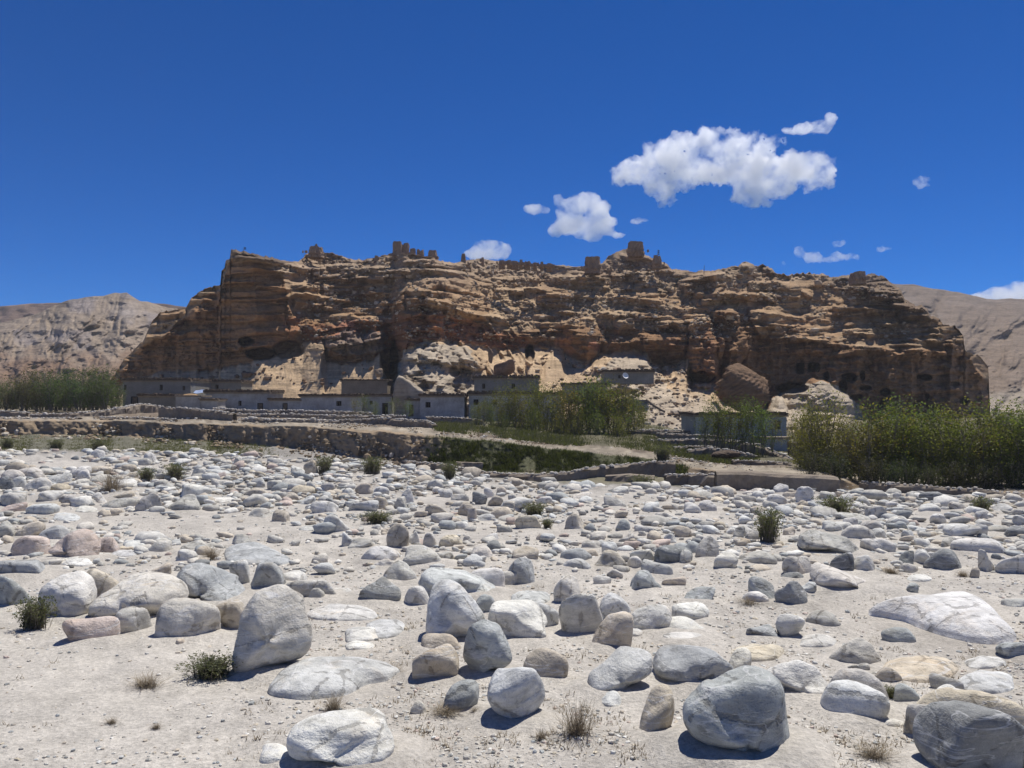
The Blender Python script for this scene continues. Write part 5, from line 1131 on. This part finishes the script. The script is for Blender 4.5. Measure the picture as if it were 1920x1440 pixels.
A_ = at(1172, 705, 82.4); t_ = thing('satellite_dish', 'small white satellite dish in front of the perched house', 'satellite dish', A_)
mb = MB(); N_ = 14
for k in range(3):
    for i in range(N_):
        a0, a1 = 2 * math.pi * i / N_, 2 * math.pi * (i + 1) / N_; r0, r1 = .34 * k / 3, .34 * (k + 1) / 3; f = lambda r, a: (r * math.cos(a), r * r * -1.1, r * math.sin(a)); mb.quad(f(r0, a0), f(r1, a0), f(r1, a1), f(r0, a1))
d_ = mb.build('dish', M['white'], t_, True); d_.rotation_euler = (R(-25), 0, R(20))
mb = MB(); mb.tube([(0, .05, -.6), (0, .05, 0)], .03); mb.build('mast', M['wood'], t_)
def log(p0, p1, D0_, D1_, rad, label):
    a, b = at(*p0, D0_), at(*p1, D1_); t_ = thing('log', label, 'log', a); mb = MB(); mid = (b - a) / 2; mb.tube([(0, 0, 0), tuple(mid + np.array([0, 0, -.08])), tuple(b - a)], [rad, rad * .9, rad * .8], 7); mb.build('trunk', M['wood'], t_)
log((1212, 750), (1246, 772), 77, 75, .13, 'weathered log lying on the pale slope right of the poplars')
# short row of stones on the pale slope
pts_ = [(1225 + 6 * i, 758 + 2.5 * math.sin(i * .9) - i * .3) for i in range(15)]
for i, (x, y) in enumerate(pts_):
    o = link('boulder', lib('n', i % 5, 3), label=['first', 'second', 'third', 'fourth', 'fifth', 'sixth', 'seventh', 'eighth', 'ninth', 'tenth', 'eleventh', 'twelfth', 'thirteenth', 'fourteenth', 'last'][i] + ' from the left of the small brown stones in a row across the pale slope', cat='stone', group='row of small stones across the pale slope', color=(.28, .22, .16)); d_ = cliff_D(x, y); o.location = at(x, y, d_ - .1); o.scale = (.16, .14, .12); o.name = 'row_stone'

# ------------------------------------------------------------------ trees
def leaves_mesh(P_, size, r_, name, flat=0.0):
    n = len(P_); a = r_.normal(size=(n, 3)); a /= np.linalg.norm(a, axis=1)[:, None]; b = r_.normal(size=(n, 3)); b -= (a * b).sum(1)[:, None] * a; b /= np.linalg.norm(b, axis=1)[:, None]
    s_ = size * r_.uniform(.6, 1.4, n)[:, None]; a = a * s_; b = b * s_ * .55
    V = np.stack([P_ - a, P_ + b, P_ + a, P_ - b], 1).reshape(-1, 3); Fc = np.arange(4 * n).reshape(n, 4)
    return mesh_from(name, V, Fc, M['leaf'], False)
def tree_meshes(kind, seed):
    r_ = np.random.default_rng(seed); mb = MB(); Pl = []
    par = dict(sapling=(3, .15, .16, 900, .014), willow=(20, .48, .15, 7600, .0115), dark=(9, .30, .13, 2900, .015), poplar=(4, .17, .15, 1900, .0125))[kind]
    ns, spread, cl, nl, ls = par
    per = nl // ns
    for k in range(ns):
        az = r_.uniform(0, 2 * math.pi); top = r_.uniform(.78, 1.0) if kind != 'willow' else r_.uniform(.62, 1.0); sp_k = spread * r_.uniform(.25, 1.0) * (1.0 if kind != 'willow' else math.sqrt(max(.15, 1.25 - top)))
        p = [np.array([.02 * math.cos(az), .02 * math.sin(az), -.03])]
        for j in range(1, 7):
            f = j / 6; p.append(np.array([math.cos(az) * sp_k * f ** .8 + .02 * r_.normal(), math.sin(az) * sp_k * f ** .8 + .02 * r_.normal(), top * f]))
        mb.tube([tuple(q) for q in p], [.011 * (1 - .8 * i / 6) for i in range(7)], 4)
        p = np.array(p); f0 = .06 if kind == 'dark' else .18 if kind == 'willow' else .28
        f = f0 + (1 - f0) * r_.random(per) ** .8; pos = np.stack([np.interp(f * 6, range(7), p[:, i]) for i in range(3)], 1)
        # leaves hang in small clumps with gaps between
        nclump = 26; cf = f0 + (1 - f0) * r_.random(nclump); cp_ = np.stack([np.interp(cf * 6, range(7), p[:, i]) for i in range(3)], 1); rad_ = cl * (1.15 - cf * .55)
        cp_ += r_.normal(size=(nclump, 3)) * rad_[:, None] * np.array([.8, .8, .45]); ci = r_.integers(0, nclump, per)
        pos = cp_[ci] + r_.normal(size=(per, 3)) * .034 * np.array([1, 1, 2.2])
        Pl.append(pos[pos[:, 2] > .08])
        for i in range(0, nclump, 2):
            q = np.array([np.interp(max(cf[i] - .12, .1) * 6, range(7), p[:, d]) for d in range(3)]); mb.tube([tuple(q), tuple(cp_[i])], [.003, .0015], 3)
    return mesh_from('trunk', np.array(mb.v), np.array(mb.f), M['bark'], True), leaves_mesh(np.concatenate(Pl), ls, r_, 'crown')
TM = {(k, i): tree_meshes(k, 40 + i * 7 + len(k)) for k in ('sapling', 'willow', 'dark', 'poplar') for i in range(3)}
def tree(px, pyb, hpx, D_, kind, label, colr, group, wide=1.0, name='tree', k=0):
    r_ = random.Random(int(px * 31 + pyb)); m = px_m(D_); b = at(px, pyb, D_); t_ = thing(name, label, 'tree', b, group, r_.uniform(0, 6.28)); h_ = hpx * m
    t_.scale = (h_ * wide, h_ * wide, h_)
    tm, cm = TM[(kind, r_.randrange(3))]
    link('trunk', tm, t_); link('crown', cm, t_, color=tuple(c_ * r_.uniform(.85, 1.2) for c_ in colr))
    return t_
DKG = (.095, .12, .06); OLV = (.155, .17, .052); GRN = (.165, .195, .058); YEL = (.20, .19, .062)
side = ['leftmost', 'second from the left', 'third from the left', 'fourth from the left', 'fifth from the left', 'sixth from the left', 'seventh from the left', 'eighth from the left', 'ninth from the left', 'tenth from the left', 'eleventh from the left', 'twelfth from the left', 'thirteenth from the left', 'fourteenth from the left',
        'fifteenth from the left', 'sixteenth from the left', 'seventeenth from the left', 'eighteenth from the left', 'nineteenth from the left', 'twentieth from the left', 'twenty first from the left', 'twenty second from the left', 'twenty third from the left', 'twenty fourth from the left', 'twenty fifth from the left', 'twenty sixth from the left', 'twenty seventh from the left', 'twenty eighth from the left', 'rightmost']
L1 = [(-60, 768, 58), (-30, 768, 62), (2, 768, 60), (22, 769, 58), (40, 768, 68), (60, 769, 66), (78, 768, 74), (96, 769, 70), (112, 768, 74), (130, 769, 72), (148, 768, 66), (165, 768, 74), (182, 767, 76), (198, 767, 70), (210, 766, 50), (222, 764, 36)]
L1 += [(x + 9, y + 2, h_ * .72) for x, y, h_ in L1[2:13]]; L1.sort()
for i, (x, y, h_) in enumerate(L1): tree(x, y, h_, 72 + (i % 3) * 3, 'dark', side[i] + ' of the dark bushy trees left of the village', DKG, 'dark bushy trees left of the village', 1.25, 'willow_tree')
L2 = [(667, 785, 38, 'sapling'), (685, 786, 44, 'sapling'), (703, 786, 36, 'sapling'), (738, 786, 42, 'sapling'), (765, 786, 34, 'sapling')]
for i, (x, y, h_, k) in enumerate(L2): tree(x, y, h_, 70, k, side[i] + ' of the thin see-through saplings before the whitewashed houses', GRN, 'thin saplings before the whitewashed houses', 1.2, 'sapling')
L3 = [(893, 806, 44), (908, 808, 56), (922, 808, 50), (938, 812, 72), (953, 814, 66), (968, 814, 84), (984, 816, 74), (998, 818, 86), (1013, 820, 92), (1028, 822, 88), (1044, 824, 78), (1060, 828, 84), (1074, 830, 92), (1089, 830, 100), (1104, 832, 104), (1118, 832, 98), (1133, 832, 106), (1148, 830, 102), (1162, 828, 96), (1176, 826, 88), (1190, 822, 72), (1204, 818, 56), (1078, 838, 60), (1120, 840, 62), (1160, 838, 58), (1000, 828, 56), (950, 822, 40), (1045, 834, 52)]
L3 = [(a, b, c_ * 1.12) for a, b, c_ in L3]; L3.sort()
for i, (x, y, h_) in enumerate(L3): tree(x, y, h_, 66 - (y - 800) * .25, 'poplar', side[i] + ' of the slender green poplars in the middle of the village', [GRN, OLV, GRN, YEL][i % 4], 'slender poplars in the middle of the village', 1.15, 'poplar_tree')
L4 = [(1322, 842, 72), (1340, 848, 90), (1358, 850, 104), (1376, 852, 92), (1394, 852, 100), (1412, 856, 108), (1430, 852, 90), (1448, 846, 70)]
for i, (x, y, h_) in enumerate(L4): tree(x, y, h_, 49, 'sapling' if i % 2 else 'poplar', side[i] + ' of the thin trees standing before the bluish house', [GRN, OLV][i % 2], 'thin trees before the bluish house', 1.15, 'poplar_tree')
tree(1545, 902, 160, 37, 'willow', 'big round yellow-green willow, left end of the right grove', YEL, 'willows of the right grove', .98, 'willow_tree')
tree(1590, 905, 120, 36, 'willow', 'lower willow leaning against the right side of the big yellow-green one', OLV, 'willows of the right grove', .9, 'willow_tree')
tree(1508, 890, 120, 39, 'willow', 'smaller willow bush at the left foot of the big yellow-green one', YEL, 'willows of the right grove', .7, 'willow_tree')
L5 = [(1622, 912, 122), (1640, 906, 134), (1658, 914, 128), (1676, 908, 140), (1694, 916, 130), (1712, 908, 128), (1730, 918, 120), (1748, 908, 134), (1766, 918, 122), (1784, 910, 124), (1802, 920, 112), (1820, 912, 130), (1838, 922, 120), (1856, 914, 136), (1876, 924, 132), (1894, 916, 138), (1912, 926, 140), (1934, 920, 142), (1960, 930, 138), (1990, 926, 130), (2020, 934, 140), (1700, 900, 138), (1790, 902, 132), (1870, 906, 146)]
L5 = [(a, b, c_ * 1.08) for a, b, c_ in L5]; L5.sort()
for i, (x, y, h_) in enumerate(L5): tree(x, y, h_, 36 - (y - 900) * .10, 'poplar' if i % 3 else 'dark', side[i] + ' of the crowded poplars in the right grove', [OLV, GRN, (.15, .165, .06), YEL][i % 4], 'crowded poplars in the right grove', 1.2, 'poplar_tree')
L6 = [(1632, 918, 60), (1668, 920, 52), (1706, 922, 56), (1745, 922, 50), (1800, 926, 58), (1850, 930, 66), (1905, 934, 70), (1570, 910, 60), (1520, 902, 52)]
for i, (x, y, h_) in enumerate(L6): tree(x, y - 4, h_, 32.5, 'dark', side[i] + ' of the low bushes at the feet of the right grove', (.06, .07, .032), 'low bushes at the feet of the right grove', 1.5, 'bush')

# ------------------------------------------------------------------ shrubs of the riverbed
def shrub_meshes(seed, leafy):
    r_ = np.random.default_rng(seed); V = []; Fc = []; Pl = []
    for k in range(230 if leafy else 300):
        az = r_.uniform(0, 6.28); ln = r_.uniform(.5, 1.05); sp_k = r_.uniform(.05, .62) if leafy else r_.uniform(.2, 1.05); b0 = r_.normal(size=2) * .13
        up = math.sqrt(max(.05, 1 - sp_k ** 2 * .7)); pr = None; wdt = .012 if leafy else .0065
        px_, py_ = -math.sin(az), math.cos(az)
        for j in range(4):
            f = j / 3; c_ = np.array([b0[0] + math.cos(az) * sp_k * ln * f ** 1.3, b0[1] + math.sin(az) * sp_k * ln * f ** 1.3, up * ln * f * (1 - .12 * f) - .03]); c_[:2] += r_.normal(size=2) * .015
            w__ = wdt * (1 - .75 * f); V += [c_ - np.array([px_, py_, 0]) * w__, c_ + np.array([px_, py_, 0]) * w__]
            if j: n = len(V); Fc.append((n - 4, n - 3, n - 1, n - 2))
            if leafy and j:
                for q in range(5): Pl.append(c_ + r_.normal(size=3) * .035)
    return mesh_from('twigs', np.array(V), np.array(Fc), M['bark' if leafy else 'twig'], False), (leaves_mesh(np.array(Pl), .028, r_, 'leaves') if leafy else None)
SM = {(i, l): shrub_meshes(300 + i * 3 + l, l) for i in range(3) for l in (True, False)}
def shrub(x0, x1, y0, y1, leafy, label, colr=(.155, .165, .11), both=True, group='shrubs in the dry riverbed'):
    cx = (x0 + x1) / 2; Dd = float(ground_D(cx, y1 - 2)[0]); m = px_m(Dd); r_ = random.Random(int(cx)); u, t = ray(cx, y1 - 2); X = float(u) * Dd
    t_ = thing('shrub' if leafy else 'dry_tuft', label, 'shrub' if leafy else 'dry tuft', (X, Dd, float(ground_z(X, Dd)[0])), group, r_.uniform(0, 6))
    w_ = (x1 - x0) * m / 1.1; h_ = (y1 - y0) * m * .9; t_.scale = (w_, w_, h_); a, b = SM[(r_.randrange(3), leafy)]
    link('twigs', a, t_); 
    if b: link('leaves', b, t_, color=colr)
for a in [(1412, 1468, 942, 1020, True, 'tallest green shrub in the riverbed, left of the long dark brown boulder'), (1530, 1602, 924, 968, True, 'wide dark shrub among white stones below the mud wall'), (1818, 1860, 924, 962, True, 'dark round shrub near the right edge'),
          (255, 292, 872, 904, True, 'left one of two dark shrubs side by side among white stones'), (308, 350, 860, 900, True, 'right one of two dark shrubs side by side among white stones'), (180, 238, 868, 925, False, 'shrub with bare brown stalks left of the two dark shrubs'), (676, 738, 956, 984, True, 'small shrub leaning over a bluish boulder'),
          (978, 1026, 936, 968, True, 'spiky grey-green shrub behind the round cream boulder'), (1014, 1038, 968, 990, True, 'little green shrub tucked right of the round cream boulder'), (372, 418, 1016, 1056, False, 'dry brown tuft beside the flat blue slab'), (28, 100, 1110, 1184, True, 'dark green bush in the shade of the tall rounded boulder at left'),
          (345, 448, 1218, 1268, True, 'low dark green shrub at the left foot of the tall leaning boulder'), (240, 310, 1256, 1290, False, 'dry grey tuft on the bare sand'), (1040, 1125, 1310, 1392, False, 'bristly dry tuft on a mound in the foreground'), (825, 862, 858, 900, True, 'dark shrub at the foot of the curved wall'),
          (592, 626, 850, 892, True, 'dark shrub below the eroded bank, left one'), (672, 722, 850, 890, True, 'dark shrub below the eroded bank, right one'), (168, 202, 822, 846, True, 'small green bush on the grass at far left'), (90, 122, 820, 844, True, 'round green bush on the grass below the mud bank'), (0, 28, 818, 842, True, 'bush at the left edge of the grass'),
          (1655, 1690, 1284, 1314, True, 'tiny green plant squeezed between stones right of the largest boulder'), (1896, 1935, 1375, 1462, True, 'green shrub cut by the right edge beside the dark boulder'), (1222, 1262, 828, 868, True, 'small round bush at the end of the curved wall'), (1180, 1228, 888, 918, True, 'green shrub growing on the broken mud wall'),
          (1380, 1430, 1108, 1130, False, 'dry tuft behind the low white stone'), (600, 650, 1300, 1340, False, 'dry tuft behind the loaf-shaped boulder'), (1650, 1690, 1055, 1075, False, 'dry tuft beside the faint white stone'), (1790, 1822, 1068, 1084, False, 'dry grass at the foot of the dark dome'), (880, 900, 1328, 1345, False, 'dry tuft below the small blue-grey stone'),
          (800, 870, 1320, 1345, False, 'flattened dry tuft left of the blocky boulder'), (590, 660, 1402, 1440, True, 'green plant at the bottom edge in front of the loaf-shaped boulder'), (280, 305, 1355, 1372, False, 'tiny tuft on the bare sand'), (195, 222, 1345, 1360, False, 'tiny brown tuft in the lower left sand'), (1600, 1680, 1395, 1430, False, 'sparse dry tuft in the lower right'),
          (1000, 1030, 1372, 1400, False, 'small brown tuft left of the bristly one'), (700, 760, 1240, 1262, False, 'low dry grass along the broad slab')]:
    shrub(*a)
# low weeds: countless
def weeds(name, label, n, fn, size, colr, seed, leafy=False):
    r_ = np.random.default_rng(seed); px, py = fn(r_, n); D_ = ground_D(px, py); u, t = ray(px, py); X = u * D_; Z = ground_z(X, D_); V = []; Fc = []; off = 0
    k = 7; s_ = size * r_.uniform(.5, 1.6, len(px)); n = len(px)
    for j in range(k):
        az = r_.uniform(0, 6.28, n); ox, oy = r_.normal(size=(2, n)) * s_ * .5; hh_ = s_ * r_.uniform(.5, 1.1, n); dx = np.cos(az) * s_ * .7; dy = np.sin(az) * s_ * .7; w__ = s_ * .10
        b = np.stack([X + ox, D_ + oy, Z - .01], 1); tp = b + np.stack([dx, dy, hh_], 1); sd = np.stack([-np.sin(az) * w__, np.cos(az) * w__, 0 * w__], 1)
        V.append(np.stack([b - sd, b + sd, tp], 1).reshape(-1, 3)); Fc.append(np.arange(3 * n).reshape(n, 3) + off); off += 3 * n
    o = link(name, mesh_from(name, np.concatenate(V), np.concatenate(Fc), M['leaf' if leafy else 'twig'], False), kind='stuff', label=label, color=colr)
def f_sand(r_, n):
    px = r_.uniform(-100, 2020, n); py = 960 + 520 * r_.random(n); k = r_.random(n) < (.10 + .9 * sstep(250, 700, px + (1300 - py) * .5)) * sstep(-.15, .45, fbm2(px / 55, py / 26, 3, 95)); return px[k], py[k]
weeds('dry_grass', 'sparse dry grass and twigs on the sand', 9000, f_sand, .035, (.2, .15, .1), 61)
def f_grass(r_, n):
    px = r_.uniform(-200, 640, n); py = np.interp(px, GX, GY[7]) + (np.interp(px, GX, GY[6]) - np.interp(px, GX, GY[7])) * r_.random(n); k = r_.random(n) < sstep(560, 380, px); return px[k], py[k]
weeds('grass', 'short dark green grass between the stones and the mud bank', 4200, f_grass, .12, (.10, .105, .055), 62, True)
def f_bank(r_, n):
    px = r_.uniform(800, 1290, n); a_ = np.interp(px, GX, GY[8]); b_ = np.interp(px, GX, GY[7]); py = a_ + 2 + (b_ - a_) * r_.random(n); k = fbm2(px / 18, py / 9, 3, 90) > -.22; return px[k], py[k]
weeds('bank_growth', 'dark green growth covering the slope below the pale path', 6500, f_bank, .15, (.045, .055, .022), 63, True)
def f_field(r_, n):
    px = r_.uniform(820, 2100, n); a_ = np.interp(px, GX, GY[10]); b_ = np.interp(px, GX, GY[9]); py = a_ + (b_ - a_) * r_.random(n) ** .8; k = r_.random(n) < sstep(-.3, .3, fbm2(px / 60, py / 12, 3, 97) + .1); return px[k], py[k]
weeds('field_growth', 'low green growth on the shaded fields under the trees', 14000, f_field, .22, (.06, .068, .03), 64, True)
# rubble at the foot of the eroded banks
def rubble_band(x0, x1, n, seed, lo=.2, hi=1.3):
    r_ = np.random.default_rng(seed); px = r_.uniform(x0, x1, n); a_ = np.interp(px, GX, GY[8]); b_ = np.interp(px, GX, GY[7]); py = a_ + (b_ - a_) * r_.uniform(lo, hi, n); k = fbm2(px / 26, py / 30, 3, seed) + (py - a_) / (b_ - a_) * .5 > .32
    return px[k], py[k]
px, py = rubble_band(-150, 800, 2600, 71)
scatter_stones('bank_rubble', 'earth clods and stones fallen at the foot of the mud bank', len(px), px, py, np.exp(np.random.default_rng(1).normal(1.5, .5, len(px))), (.5, .9), 1, 6, dict(k=4, t=1), .3)
px = rng.uniform(-100, 1500, 3800); py = np.interp(px, GX, GY[9]) + 2 + (np.interp(px, GX, GY[10]) - np.interp(px, GX, GY[9])) * rng.random(3800)
k = fbm2(px / 50, py / 8, 3, 99) > -.05
px2 = rng.uniform(-100, 2000, 3600); py2 = np.interp(px2, GX, GY[9]) - 1 + (np.interp(px2, GX, GY[8]) - np.interp(px2, GX, GY[9]) - 1) * rng.random(3600); k2 = fbm2(px2 / 30, py2 / 6, 3, 98) > 0.0
scatter_stones('path_stones', 'small stones and clods along the pale path on the bank top', int(k2.sum()), px2[k2], py2[k2], np.exp(rng.normal(.9, .45, int(k2.sum()))), (.4, .8), 1, 8, dict(k=3, t=3, g=1), .3)
scatter_stones('field_stones', 'small stones littering the village fields and lanes', int(k.sum()), px[k], py[k], np.exp(rng.normal(.95, .4, int(k.sum()))), (.5, .9), 1, 7, dict(k=3, t=2, g=1, m=1), .3)

# ------------------------------------------------------------------ clouds: real volumes far behind the hills
def m_cloud(name, dens, scale):
    m = bpy.data.materials.new(name); m.use_nodes = True; t = m.node_tree; t.nodes.clear()
    tc = t.nodes.new('ShaderNodeTexCoord'); n = t.nodes.new('ShaderNodeTexNoise'); n.inputs['Scale'].default_value = scale; n.inputs['Detail'].default_value = 6; n.inputs['Roughness'].default_value = .62; n.inputs['Distortion'].default_value = .35
    rp = t.nodes.new('ShaderNodeMapRange'); rp.inputs[1].default_value = .39; rp.inputs[2].default_value = .58; rp.inputs[3].default_value = 0.0; rp.inputs[4].default_value = dens
    v = t.nodes.new('ShaderNodeVolumePrincipled'); v.inputs['Color'].default_value = (1, 1, 1, 1); v.inputs['Anisotropy'].default_value = .62
    o = t.nodes.new('ShaderNodeOutputMaterial')
    t.links.new(tc.outputs['Object'], n.inputs['Vector']); t.links.new(n.outputs['Fac'], rp.inputs[0]); t.links.new(rp.outputs[0], v.inputs['Density']); t.links.new(v.outputs[0], o.inputs['Volume'])
    return m
MC = m_cloud('cloud_vapour', .036, .014); MCT = m_cloud('thin_cloud_vapour', .022, .022)
CD = 2600.0
def cloud(blobs, label, mat, vox=9.0, thick=.75, disp=.55, seed=0):
    m = CD / F; cx = np.mean([b[0] for b in blobs]); cy = np.mean([b[1] for b in blobs]); org = at(cx, cy, CD); bm = bmesh.new(); r_ = np.random.default_rng(seed)
    Vs = []; Fs = []; off = 0
    for b in blobs:
        x, y, rx, ry = b[:4]; V = ICO[3][0] * np.array([rx * m, (rx + ry) / 2 * m * thick, ry * m]); V = V + (at(x, y, CD) - org) + np.array([0, r_.uniform(-.2, .2) * rx * m, 0]); Vs.append(V); Fs.append(ICO[3][1] + off); off += len(V)
    me = mesh_from('cloud', np.concatenate(Vs), np.concatenate(Fs), mat, True); o = link('cloud', me, label=label, cat='cloud', group='small white clouds over the ridge'); o.location = org
    rm = o.modifiers.new('fuse', 'REMESH'); rm.mode = 'VOXEL'; rm.voxel_size = vox
    tx = bpy.data.textures.new('cloud_billows', 'CLOUDS'); tx.noise_scale = 75 * vox / 9; tx.noise_depth = 6
    dm = o.modifiers.new('billow', 'DISPLACE'); dm.texture = tx; dm.texture_coords = 'LOCAL'; dm.strength = disp * 130 * vox / 9; dm.mid_level = .5
    tx2 = bpy.data.textures.new('cloud_wisps', 'CLOUDS'); tx2.noise_scale = 16 * vox / 9 + 3; tx2.noise_depth = 5
    d2 = o.modifiers.new('wisp', 'DISPLACE'); d2.texture = tx2; d2.texture_coords = 'LOCAL'; d2.strength = disp * 60 * vox / 9; d2.mid_level = .5
    return o
cloud([(1165, 328, 24, 18), (1200, 318, 34, 26), (1240, 300, 40, 38), (1290, 280, 42, 30), (1330, 272, 36, 26), (1380, 280, 46, 30), (1425, 270, 36, 18), (1460, 262, 20, 8), (1310, 315, 60, 30), (1375, 325, 56, 30), (1430, 320, 60, 34), (1490, 315, 52, 32), (1540, 310, 30, 24), (1530, 335, 36, 18), (1410, 362, 40, 28), (1450, 350, 40, 24), (1238, 350, 34, 26), (1240, 372, 20, 16), (1280, 335, 40, 20)],
      'largest bright white cloud, right of centre above the ridge', MC, 5, .8, 1.0, 1)
cloud([(1480, 245, 16, 5), (1505, 240, 20, 10), (1535, 238, 24, 13), (1556, 226, 12, 13)], 'small torn cloud just above the right end of the largest cloud', MC, 5, .9, .4, 2)
cloud([(1000, 392, 18, 9), (1020, 394, 14, 7), (1045, 375, 10, 14), (1062, 392, 24, 18), (1095, 384, 36, 20), (1115, 395, 30, 22), (1075, 420, 34, 20), (1110, 428, 42, 16), (1135, 415, 26, 14), (1050, 434, 22, 10), (1100, 445, 24, 9), (1155, 440, 18, 5)], 'middle-sized ragged cloud left of and below the largest one', MC, 6, .9, .42, 3)
cloud([(885, 474, 18, 8), (905, 466, 24, 15), (925, 466, 26, 17), (940, 470, 20, 13), (915, 478, 38, 10)], 'small round cloud sitting on the middle of the ridge', MC, 5, .9, .38, 4)
cloud([(1200, 413, 18, 5)], 'tiny oval cloud between the middle-sized cloud and the largest one', MC, 3.5, .9, .35, 5)
cloud([(1470, 494, 6, 4), (1500, 472, 10, 11), (1522, 480, 18, 10), (1548, 488, 16, 6), (1570, 480, 16, 8), (1590, 482, 22, 7), (1574, 456, 13, 7)], 'wispy curved cloud low above the right part of the cliff', MCT, 4, .9, .5, 6)
cloud([(1728, 338, 17, 7), (1735, 348, 12, 5)], 'faint wisp alone in the sky at the right', MCT, 4, .9, .5, 7)
cloud([(1658, 466, 14, 4)], 'faint sliver of cloud right of the wispy curved one', MCT, 3.5, .9, .5, 8)
cloud([(1850, 556, 34, 9), (1885, 550, 40, 16), (1925, 548, 50, 20), (1990, 552, 60, 22)], 'white cloud rising behind the right hill at the edge', MC, 6, .9, .4, 9)

# ------------------------------------------------------------------ sand banked up against the boulders
g_ = bpy.data.objects['ground'].data; co = np.empty(len(g_.vertices) * 3, np.float32); g_.vertices.foreach_get('co', co); co = co.reshape(-1, 3)
near_ = np.where(co[:, 1] < 26)[0]; xy = co[near_][:, :2]; dz = np.zeros(len(near_))
for b in BOULDERS:
    if b[5] == 'f' and b[2] > 44 or b[2] < 34: continue
    o = b[6]; rx = max(o.scale[0], .05); ry = max(o.scale[1], .05); dx_ = (xy[:, 0] - o.location[0]); dy_ = (xy[:, 1] - o.location[1])
    m_ = (np.abs(dx_) < rx * 2.4) & (np.abs(dy_) < ry * 2.4)
    rr = np.hypot(dx_[m_] / rx, dy_[m_] / ry) * (1 + .25 * fbm2(xy[m_, 0] * 3, xy[m_, 1] * 3, 2, 12))
    dz[m_] = np.maximum(dz[m_], min(rx, .45) * .20 * sstep(2.0, .8, rr))
co[near_, 2] += dz; g_.vertices.foreach_set('co', co.ravel()); g_.update()

# ------------------------------------------------------------------ thin air between here and the hills
mh = bpy.data.materials.new('haze'); mh.use_nodes = True; t_ = mh.node_tree; t_.nodes.clear()
pv_ = t_.nodes.new('ShaderNodeVolumePrincipled'); pv_.inputs['Color'].default_value = (.90, .94, 1, 1); pv_.inputs['Density'].default_value = .00024
oh_ = t_.nodes.new('ShaderNodeOutputMaterial'); t_.links.new(pv_.outputs[0], oh_.inputs['Volume'])
hb = MB(); hb.box(-2000, 2000, -2000, 2250, -8, 74); ho = hb.build('haze', mh, kind='stuff'); ho['label'] = 'thin dusty air over the valley'
